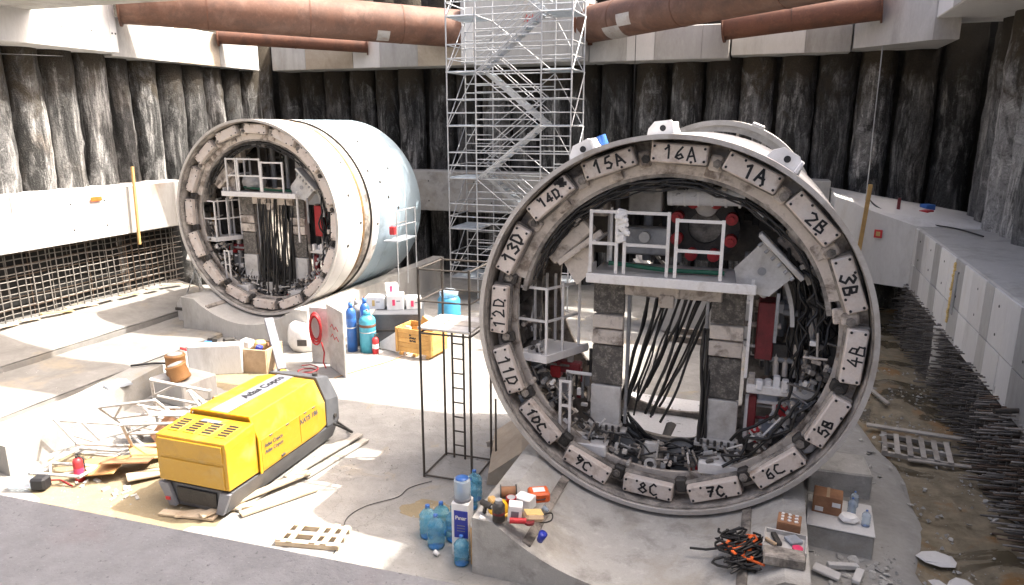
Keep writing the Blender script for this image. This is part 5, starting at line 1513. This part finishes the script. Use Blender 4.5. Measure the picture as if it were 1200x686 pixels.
t.location = (-11.05, 18.75, .02); t.rotation_euler = (R(-12), 0, R(-14))
t = thing('plastic_barrel', 'light blue plastic barrel behind the black access tower', 'barrel', (-10.3, 21.6, .0))
MB().lathe([(0, 0), (.36, 0), (.4, .1), (.4, .55), (.42, .6), (.4, .65), (.4, 1.1), (.3, 1.25), (0, 1.25)], n=18).build('body', M['tealbar'], t)
MB().lathe([(0, 1.2), (.33, 1.22), (.34, 1.4), (.25, 1.45), (0, 1.45)], n=16).build('lid', M['clear'], t)
board('blue-grey panel propped upright behind the black access tower', (-7.6, 20.2, .9), (R(90), 0, R(12)), (.6, 1.6, .03), M['stripe'], None)

[o for o in bpy.data.objects if o.get('label', '').startswith('blue-grey panel')][0].name = 'wall_panel'

# ------------------------------------------------------------------ water bottles and cooler
def bottle(label, loc, sc=1.0, rot=(0, 0, 0), group='blue water bottles in front of cradle', mat=None):
    t = thing('water_bottle', label, 'bottle', loc, 0, group)
    t.rotation_euler = rot; t.scale = (sc, sc, sc)
    prof = [(0, 0), (.125, .0), (.135, .02)]
    for k in range(4): prof += [(.135, .05 + k * .085), (.126, .085 + k * .085), (.135, .12 + k * .085)]
    prof += [(.13, .385), (.09, .44), (.04, .47), (.035, .52), (0, .52)]
    MB().lathe(prof, n=18).build('body', mat or M['bottle'], t)
    MB().lathe([(0, .505), (.036, .505), (.036, .545), (0, .55)], n=12).build('cap', M['blue'], t)
    MB().lathe([(0, .001), (.1, .0015), (.1, .012), (0, .012)], n=14).build('base', M['blue'], t)
BT = [((-4.93, 9.62), 'frontmost blue water bottle in the cluster left of the cooler'), ((-5.2, 9.85), 'leftmost blue water bottle in the cluster left of the cooler'), ((-4.72, 9.92), 'blue water bottle just behind the frontmost one, touching the cooler side'),
      ((-5.02, 10.02), 'blue water bottle in the middle of the cluster left of cooler'), ((-4.80, 10.28), 'third blue water bottle back in the row behind the cooler'), ((-4.84, 10.62), 'fourth blue water bottle back in the row behind the cooler'),
      ((-4.88, 10.96), 'fifth blue water bottle back in the row behind the cooler'), ((-4.93, 11.30), 'farthest blue water bottle in the row behind the cooler')]
for (x, y), lb in BT: bottle(lb, (x, y, 0), 1.12)
bottle('blue water bottle standing in front of the white cooler', (-4.32, 9.33, 0), .95)
t = thing('water_cooler', 'white water cooler with blue front panel and upturned bottle', 'water cooler', (-4.42, 9.62, 0), R(6))
MB().box((0, 0, .5), (.30, .30, 1.0), ch=.02).build('cabinet', M['white'], t)
MB().box((.02, -.153, .62), (.24, .01, .50), ch=.004).build('label_panel', M['label_blue'], t)
o = put('lettering', font_mesh('Pınar', .095, .002), t, (.02, -.161, .74), (R(90), 0, 0)); o.data.materials.append(M['white'])
for z in (.6, .55, .50): MB().box((.02, -.160, z), (.14, .004, .012)).build('small_print', M['stripe'], t)
MB().lathe([(.05, 1.0), (.13, 1.02), (.14, 1.06), (.14, 1.34), (.13, 1.38), (0, 1.38)], n=18).build('upturned_bottle', M['clear'], t)
MB().lathe([(.0, .99), (.15, 1.0), (.15, 1.05), (.1, 1.06), (0, 1.06)], n=18).build('collar', M['stripe'], t)
MB().lathe([(.0, 1.379), (.11, 1.38), (.11, 1.395), (0, 1.395)], n=18).build('bottle_base', M['blue'], t)
t = thing('timber_stub', 'brown wooden post stub standing beside the cooler', 'post', (-4.07, 9.42, 0))
MB().box((0, 0, .34), (.19, .16, .68), ch=.015).build('body', M['ply'], t)
MB().lathe([(0, .68), (.1, .68), (.11, .73), (.06, .77), (0, .78)], n=10).build('wrapped_top', M['sheet'], t)

# --- tools on the left shoulder of the near cradle (top z = 1.0)
Z = 1.0
def item(name, label, cat, loc, rot, parts, group='tools on the cradle shoulder'):
    t = thing(name, label, cat, loc, 0, group)
    t.rotation_euler = rot
    for nm, mb, mt in parts: mb.build(nm, M[mt], t)
    return t
item('tool_case', 'bright orange plastic tool case on the cradle shoulder', 'case', (-3.22, 10.05, Z), (0, 0, .5), [('shell', MB().box((0, 0, .09), (.34, .28, .18), ch=.03), 'orange'), ('label', MB().box((0, 0, .182), (.2, .14, .006)), 'white'), ('handle', MB().tube([(-.08, -.15, .1), (-.06, -.19, .1), (.06, -.19, .1), (.08, -.15, .1)], .012, 6), 'ink')])
item('hard_hat', 'yellow hard hat among the tools on cradle shoulder', 'helmet', (-3.70, 9.52, Z + .02), (.2, .1, 0), [('dome', MB().lathe([(0, .17), (.07, .16), (.12, .11), (.145, .03), (.15, 0)][::-1], n=16), 'helmet'), ('brim', MB().lathe([(.14, 0), (.2, -.005), (.2, .006), (.14, .012)], n=16), 'helmet')])
item('thermos_flask', 'dark brown thermos jug standing at front of the tools', 'flask', (-3.62, 9.24, Z), (0, 0, 0), [('body', MB().lathe([(0, 0), (.1, 0), (.1, .26), (.07, .31), (0, .31)], n=14), 'dark'), ('stripe', MB().cyl((0, 0, .12), (0, 0, .16), .102, 14), 'dred'), ('lid', MB().cyl((0, 0, .31), (0, 0, .36), .06, 12), 'grey')])
item('paper_carton', 'white paper carton between the hard hat and orange case', 'carton', (-3.40, 9.35, Z), (0, .1, .3), [('box', MB().box((0, 0, .14), (.22, .2, .28), ch=.012), 'white'), ('label', MB().box((0, -.103, .14), (.12, .006, .1)), 'stripe')])
item('paper_carton', 'small white carton with red print beside the orange case', 'carton', (-3.36, 9.75, Z), (0, 0, -.2), [('box', MB().box((0, 0, .1), (.3, .24, .2), ch=.012), 'white'), ('label', MB().box((-.05, -.123, .1), (.12, .006, .1)), 'red')])
item('paint_can', 'red paint can beside the white cartons', 'can', (-3.55, 9.62, Z), (0, 0, 0), [('tin', MB().lathe([(0, 0), (.085, 0), (.085, .2), (.09, .21), (.0, .205)], n=14), 'red'), ('lid', MB().cyl((0, 0, .2), (0, 0, .212), .07, 12), 'galv')])
item('leather_pouch', 'tan leather pouch lying on the cradle shoulder', 'pouch', (-3.12, 9.42, Z), (.1, .2, .7), [('body', MB().box((0, 0, .07), (.32, .22, .12), ch=.04), 'card_pale'), ('flap', MB().box((0, .02, .135), (.3, .16, .012), ch=.005), 'foam')])
item('angle_grinder', 'dark red angle grinder lying below the tan pouch', 'grinder', (-3.28, 9.22, Z + .02), (0, 0, .3), [('body', MB().cyl((-.14, 0, .05), (.12, 0, .05), .045, 10), 'red'), ('disc_guard', MB().cyl((.17, 0, .01), (.17, 0, .05), .08, 14), 'dred'), ('handle', MB().cyl((.1, .05, .05), (.1, .2, .07), .02, 8), 'ink')])
item('power_drill', 'black power drill at left corner of the tools', 'drill', (-3.85, 9.32, Z), (0, 0, -.4), [('body', MB().cyl((-.12, 0, .18), (.1, 0, .18), .05, 10), 'dark'), ('grip', MB().box((-.05, 0, .08), (.06, .05, .16), RY(.2), .01), 'dark'), ('chuck', MB().cyl((.1, 0, .18), (.17, 0, .18), .025, 8), 'grey')])
item('wooden_mallet', 'orange headed mallet behind the black drill', 'mallet', (-3.86, 9.60, Z), (0, 0, .8), [('head', MB().box((0, 0, .08), (.12, .2, .12), ch=.02), 'timberpost'), ('handle', MB().cyl((0, 0, .06), (.3, .0, .03), .016, 8), 'wood')])
item('cable_reel', 'dark cable reel behind the yellow hard hat', 'reel', (-3.72, 9.95, Z), (0, 0, .4), [('drum', MB().cyl((-.12, 0, .1), (.12, 0, .1), .09, 14), 'card'), ('flange', MB().cyl((.12, 0, .1), (.14, 0, .1), .12, 16), 'dark'), ('flange', MB().cyl((-.14, 0, .1), (-.12, 0, .1), .12, 16), 'dark')])
item('drinking_cup', 'dark blue plastic cup near the cradle guide rail', 'cup', (-2.93, 9.22, .80), (.1, .4, 0), [('body', MB().lathe([(0, 0), (.05, 0), (.07, .16), (.0, .15)], n=12), 'label_blue')])
tag(MB().tube(smooth([(-3.0, 9.6, 1.02), (-2.9, 9.75, .98), (-2.86, 9.6, .95), (-2.98, 9.45, .97), (-3.12, 9.5, 1.03)]), .012, 6).build('electric_cord', M['hose']), 'loop of black electric cord beside the tan pouch', 'cord')

# --- left of near shield: sloping tan block and small rubble
t = thing('concrete_block', 'tan sloping concrete block against left side of numbered shield', 'block', (-4.4, 13.2, 0), R(18))
MB().prism([(-.9, 0), (.6, 0), (.55, .75), (-.2, .72), (-.85, .25)], -1.1, .9).build('body', M['conc_tan'], t)
t = tag(MB().cyl((-5.05, 12.75, 0), (-5.05, 12.75, 1.5), .022, 8).build('steel_rod', M['black_tube']), 'thin black steel rod upright beside the tan block', 'rod')
tag(MB().box((0, 0, 0), (.9, .05, .14), RY(R(-12)), .01).build('timber_plank', M['wood_grey'], None, (-5.1, 13.5, .25), (0, 0, R(30))), 'grey timber lying behind the thin black rod', 'plank')

# ------------------------------------------------------------------ right foreground
t = thing('concrete_block', 'grey concrete block with cardboard box and bottles on top', 'block', (1.55, 12.0, 0), R(-3))
MB().box((0, 0, .3), (1.02, 1.05, .6), ch=.02).build('body', M['conc_wet'], t)
MB().box((0, -.02, .612), (1.03, 1.05, .025), ch=.008).build('top_screed', M['conc_white'], t)
t = thing('concrete_block', 'dark concrete block in shade under the shield rim at right', 'block', (1.65, 13.9, 0), R(4))
MB().box((0, 0, .35), (1.1, .9, .7), ch=.03).build('body', M['conc_wet'], t)
t = thing('cardboard_box', 'brown cardboard box with white stickers on concrete block', 'box', (1.35, 12.08, .625), R(-6))
MB().box((0, 0, .16), (.46, .36, .32), ch=.01).build('box', M['card'], t)
for x, z in ((-.12, .08), (.14, .2)): MB().box((x, -.183, z), (.13, .005, .08)).build('sticker', M['white'], t)
MB().box((0, 0, .322), (.05, .36, .004)).build('tape', M['card_pale'], t)
for i, (x, y, lb) in enumerate([(1.92, 11.75, 'clear plastic water bottle at right end of concrete block'), (1.74, 12.1, 'clear plastic water bottle just behind the white bag'), (1.80, 12.35, 'clear plastic water bottle at back of concrete block')]):
    bottle(lb, (x, y, .625), .52, (0, 0, 0), 'clear bottles on the concrete block', M['clear'])

# tools on the right shoulder of the near cradle
def shoulder(x): return min(1.0, 3.60 - math.sqrt(max(.01, (RAD + .06) ** 2 - (x + 1.55) ** 2)))
Z2 = 1.0
t = thing('tool_tray', 'grey tray of hand tools on right end of the cradle', 'tray', (.62, 10.05, Z2), R(-4))
MB().box((0, 0, .015), (.58, .5, .03), ch=.006).build('base', M['lgrey'], t)
for x, y, dx, dy in ((0, -.25, .58, .025), (0, .25, .58, .025), (-.29, 0, .025, .48), (.29, 0, .025, .48)):
    MB().box((x, y, .05), (dx, dy, .1), ch=.005).build('side', M['lgrey'], t)
for i, (nm, x, y, mt, d_, lb) in enumerate([('sanding_disc', .17, -.12, 'pink', None, 'bright pink disc lying in the tool tray'), ('hand_tool', -.12, .05, 'dark', (.08, .3, .06), 'black hand tool lying in the tool tray'), ('hand_tool', .12, .1, 'bluegrey', (.2, .2, .05), 'blue-grey packet lying in the tool tray'), ('hand_tool', -.2, -.05, 'card_pale', (.05, .2, .05), 'tan handled tool lying in the tool tray')]):
    mb = MB().cyl((0, 0, 0), (0, 0, .05), .075, 16) if d_ is None else MB().box((0, 0, .03), d_, RZ(.3 * i), .01)
    o = mb.build(nm, M[mt], None, (.62 + x, 10.05 + y, Z2 + .035)); tag(o, lb, 'tool', 'tools in the grey tray')
t = thing('cardboard_box', 'brown open box of white fittings behind the tool tray', 'box', (.68, 10.52, Z2), R(-5))
MB().box((0, 0, .1), (.34, .3, .2), ch=.01).build('box', M['card'], t)
for i in range(9): MB().box((-.1 + .1 * (i % 3), -.08 + .09 * (i // 3), .205), (.04, .05, .02), RZ(i)).build('fitting', M['white'], t)
t = thing('steel_box', 'rusty grey steel box at front edge beside the tool tray', 'box', (.60, 9.62, Z2), R(2))
MB().box((0, 0, .08), (.56, .28, .16), ch=.02).build('body', M['creamdirty'], t)
t = thing('safety_harness', 'black and orange safety harness heap on cradle end', 'harness', (.02, 10.0, .72))
rng = random.Random(5)
for i in range(70):
    p = Vector((rng.uniform(-.24, .24), rng.uniform(-.38, .38), rng.uniform(.02, .2) + .12 * 0))
    pts = [p + Vector((.16 * math.sin(k * .9 + i), .16 * math.cos(k * .7 + i * 2), .05 * math.sin(k + i))) for k in range(5)]
    MB().tube(pts, .02, 5).build('strap', M['hose'] if i % 9 else M['orange'], t)
for x, y in ((.12, .25), (-.1, -.25), (.15, -.32), (-.2, 0)):
    MB().box((x, y, .2), (.10, .05, .03), RZ(x * 9), .01).build('buckle_pad', M['orange'], t)
tag(MB().tube([(-.75, 10.3, .5), (-.5, 10.25, .56), (-.3, 10.2, .66), (-.1, 10.1, .8)], .02, 6).build('lanyard_rope', M['hose']), 'black lanyard trailing left from harness heap', 'rope')
# rubble and flat stones
def rock(r, seed):
    vs = []; n = 8
    mb = MB()
    prof = [(0, -.35), (.7, -.3), (1, 0), (.75, .35), (0, .42)]
    for k, (rr, z) in enumerate(prof):
        for i in range(n):
            a = 2 * PI * i / n
            q = r * (1 + .35 * noise.noise(Vector((math.cos(a) * 1.3 + seed, math.sin(a) * 1.3, z + seed))))
            vs.append((q * rr * math.cos(a), q * rr * math.sin(a), r * z))
    fs = [(k * n + i, k * n + (i + 1) % n, (k + 1) * n + (i + 1) % n, (k + 1) * n + i) for k in range(4) for i in range(n)]
    return mb.add(vs, fs)
rocks = [rock(1, s * 1.7).build('rubble_stone', M['stone']).data for s in range(5)]
for o in [o for o in bpy.data.objects if o.name.startswith('rubble_stone')]: bpy.data.objects.remove(o)
rng = random.Random(3)
def strew(n, x0, x1, y0, y1, s0, s1, z, lb, grp):
    for i in range(n):
        o = put('rubble_stone', rocks[i % 5], None, (rng.uniform(x0, x1), rng.uniform(y0, y1), z), (rng.random() * .5, rng.random() * .5, rng.random() * 6))
        s = rng.uniform(s0, s1); o.scale = (s, s * rng.uniform(.6, 1), s * rng.uniform(.4, .8))
        tag(o, lb, 'stone', grp)
bag = rock(.15, 9.3).build('plastic_bag', M['sheet'], None, (1.68, 11.78, .69)); tag(bag, 'small white plastic bag on the concrete block', 'bag')
strew(60, 1.05, 2.25, 10.5, 11.4, .03, .11, .2, 'small broken stone in the rubble at foot of grey block', 'rubble before the grey block')
strew(22, 2.2, 3.0, 13.8, 18.5, .03, .09, .2, 'small stone scattered on the grout spill right of shield', 'stones on the grout spill')
strew(18, 2.9, 4.4, 10.8, 14.8, .03, .08, .1, 'small stone scattered on the brown mud at lower right', 'stones on the mud')
for i, (x, y, s, lb) in enumerate([(3.08, 11.95, .22, 'large flat white stone on mud at lower right'), (3.25, 11.3, .17, 'flat white stone nearest the bottom right edge'), (2.95, 11.2, .12, 'small flat white stone left of the nearest one')]):
    o = put('flat_stone', rocks[i], None, (x, y, .13), (0, 0, i)); o.scale = (s * 1.4, s, s * .35); tag(o, lb, 'stone', 'flat white stones in mud')
    o.data = o.data.copy(); o.data.materials.clear(); o.data.materials.append(M['conc_white'])
for i, (x, y, r_, d_) in enumerate([(1.55, 10.95, .4, (.5, .1, .08)), (1.75, 10.75, 1.3, (.45, .12, .06)), (1.3, 10.7, -.3, (.4, .2, .05))]):
    o = MB().box((0, 0, 0), d_, ch=.01).build('concrete_offcut', M['conc_white'], None, (x, y, .3), (0, .1, r_))
    tag(o, ['pale concrete offcut in the rubble, nearest the grey block', 'pale concrete offcut standing crosswise in the rubble', 'flat pale concrete offcut at left of the rubble'][i], 'offcut', 'offcuts in the rubble')

# rope, posts and cables
t = tag(MB().tube([(3.25, 28.2, 4.2), (3.22, 28.2, 7), (3.2, 28.2, 11)], .02, 6).build('hanging_cable', M['galv']), 'thin pale cable hanging down the dark right back corner', 'cable')
tag(MB().tube(smooth([(3.3, 28.0, 4.5), (3.5, 27.4, 4.3), (3.9, 26.9, 4.1), (4.6, 26.6, 3.9), (5.6, 25.6, 3.86), (6.0, 24, 3.86)]), .025, 6).build('black_hose', M['hose']), 'black hose lying on top of the pale corner block', 'hose')
t = thing('timber_post', 'orange timber post standing in front of the corner block', 'post', (3.05, 26.3, 2.4))
MB().box((0, 0, 1.35), (.13, .10, 2.75), RY(R(3)), .01).build('body', M['timberpost'], t)
t = thing('timber_post', 'thin orange timber post standing against the left beam', 'post', (-22.25, 19.75, 2.9))
MB().box((0, 0, 1.2), (.09, .09, 2.9), RX(R(-2)), .01).build('body', M['timberpost'], t)
t = thing('warning_sign', 'small red warning sign fixed on the pale corner block', 'sign', (3.55, 26.48, 3.45), R(-26))
MB().box((0, 0, 0), (.26, .03, .28), ch=.01).build('plate', M['red'], t)
MB().box((0, -.018, 0), (.13, .008, .15)).build('panel', M['foam'], t)
t = thing('warning_sign', 'small red marking plate on the white left beam', 'sign', (-22.44, 18.3, 4.5), R(90))
MB().box((0, 0, 0), (.45, .03, .16), ch=.01).build('plate', M['orange'], t)
for i, (x, y, mt, d_, lb) in enumerate([(4.2, 27.4, 'dred', (.1, .1, .55), 'upright dark red can on the corner block'), (5.1, 27.6, 'red', (.5, .3, .14), 'red crate lying on the corner block'), (5.3, 28.6, 'blue', (.4, .35, .25), 'blue bucket on the corner block near wall')]):
    o = MB().box((0, 0, d_[2] / 2), d_, ch=.02).build('site_supply', M[mt], None, (x, y, 4.05), (0, 0, i)); tag(o, lb, 'supplies', 'supplies on the corner block')
for i, (lb, p) in enumerate([('thin grey cable sagging across left pile wall top', [(-22.6, 12, 9.4), (-22.7, 15, 9.15), (-22.7, 18, 9.3)]), ('thin cable hanging in front of back piles right of scaffold', [(-5.4, 28.6, 11), (-5.4, 28.7, 8), (-5.35, 28.7, 5.2)])]):
    tag(MB().tube(p, .015, 5).build('hanging_cable', M['hose']), lb, 'cable')
tag(MB().tube(smooth([(-6.0, 11.6, .02), (-6.3, 11.2, .02), (-6.35, 10.8, .02), (-6.75, 10.3, .02), (-6.85, 9.8, .02), (-6.6, 9.3, .02), (-6.45, 8.8, .02)], 8), .008, 6).build('electric_cord', M['hose']), 'thin black cord snaking over the sunlit floor', 'cord')
tag(MB().tube(smooth([(-11.3, 16.0, .02), (-10.9, 17.0, .02), (-10.5, 18.0, .02), (-10.0, 20.5, .02), (-9.6, 23, .02)]), .012, 6).build('electric_cord', M['ply']), 'thin brown cable running past the orange crate', 'cord')

tag(MB().cyl((4.75, 14.45, 2.0), (4.15, 14.2, 2.0), .05, 10).build('steel_rod', M['black_tube']), 'black steel bar sticking out of the right beam at picture edge', 'rod')
# small litter around the tools
LT = [('paper_cup', 'white paper cup lying left of the orange case', (-3.5, 10.1, 1.0), 'white'), ('paper_cup', 'crushed paper cup near the cooler foot', (-4.75, 9.35, .0), 'sheet'), ('paper_cup', 'white paper cup near the dark thermos', (-3.8, 9.12, 1.0), 'white'), ('paper_cup', 'clear plastic cup behind the tan pouch', (-3.0, 9.85, .9), 'clear')]
for nm, lb, p, mt in LT:
    o = MB().lathe([(0, 0), (.03, 0), (.042, .1), (.036, .1), (.026, .01), (0, .01)], n=12).build(nm, M[mt], None, p, (1.3, 0, p[0] * 7)); o.location.z += .04
    tag(o, lb, 'cup', 'litter cups')
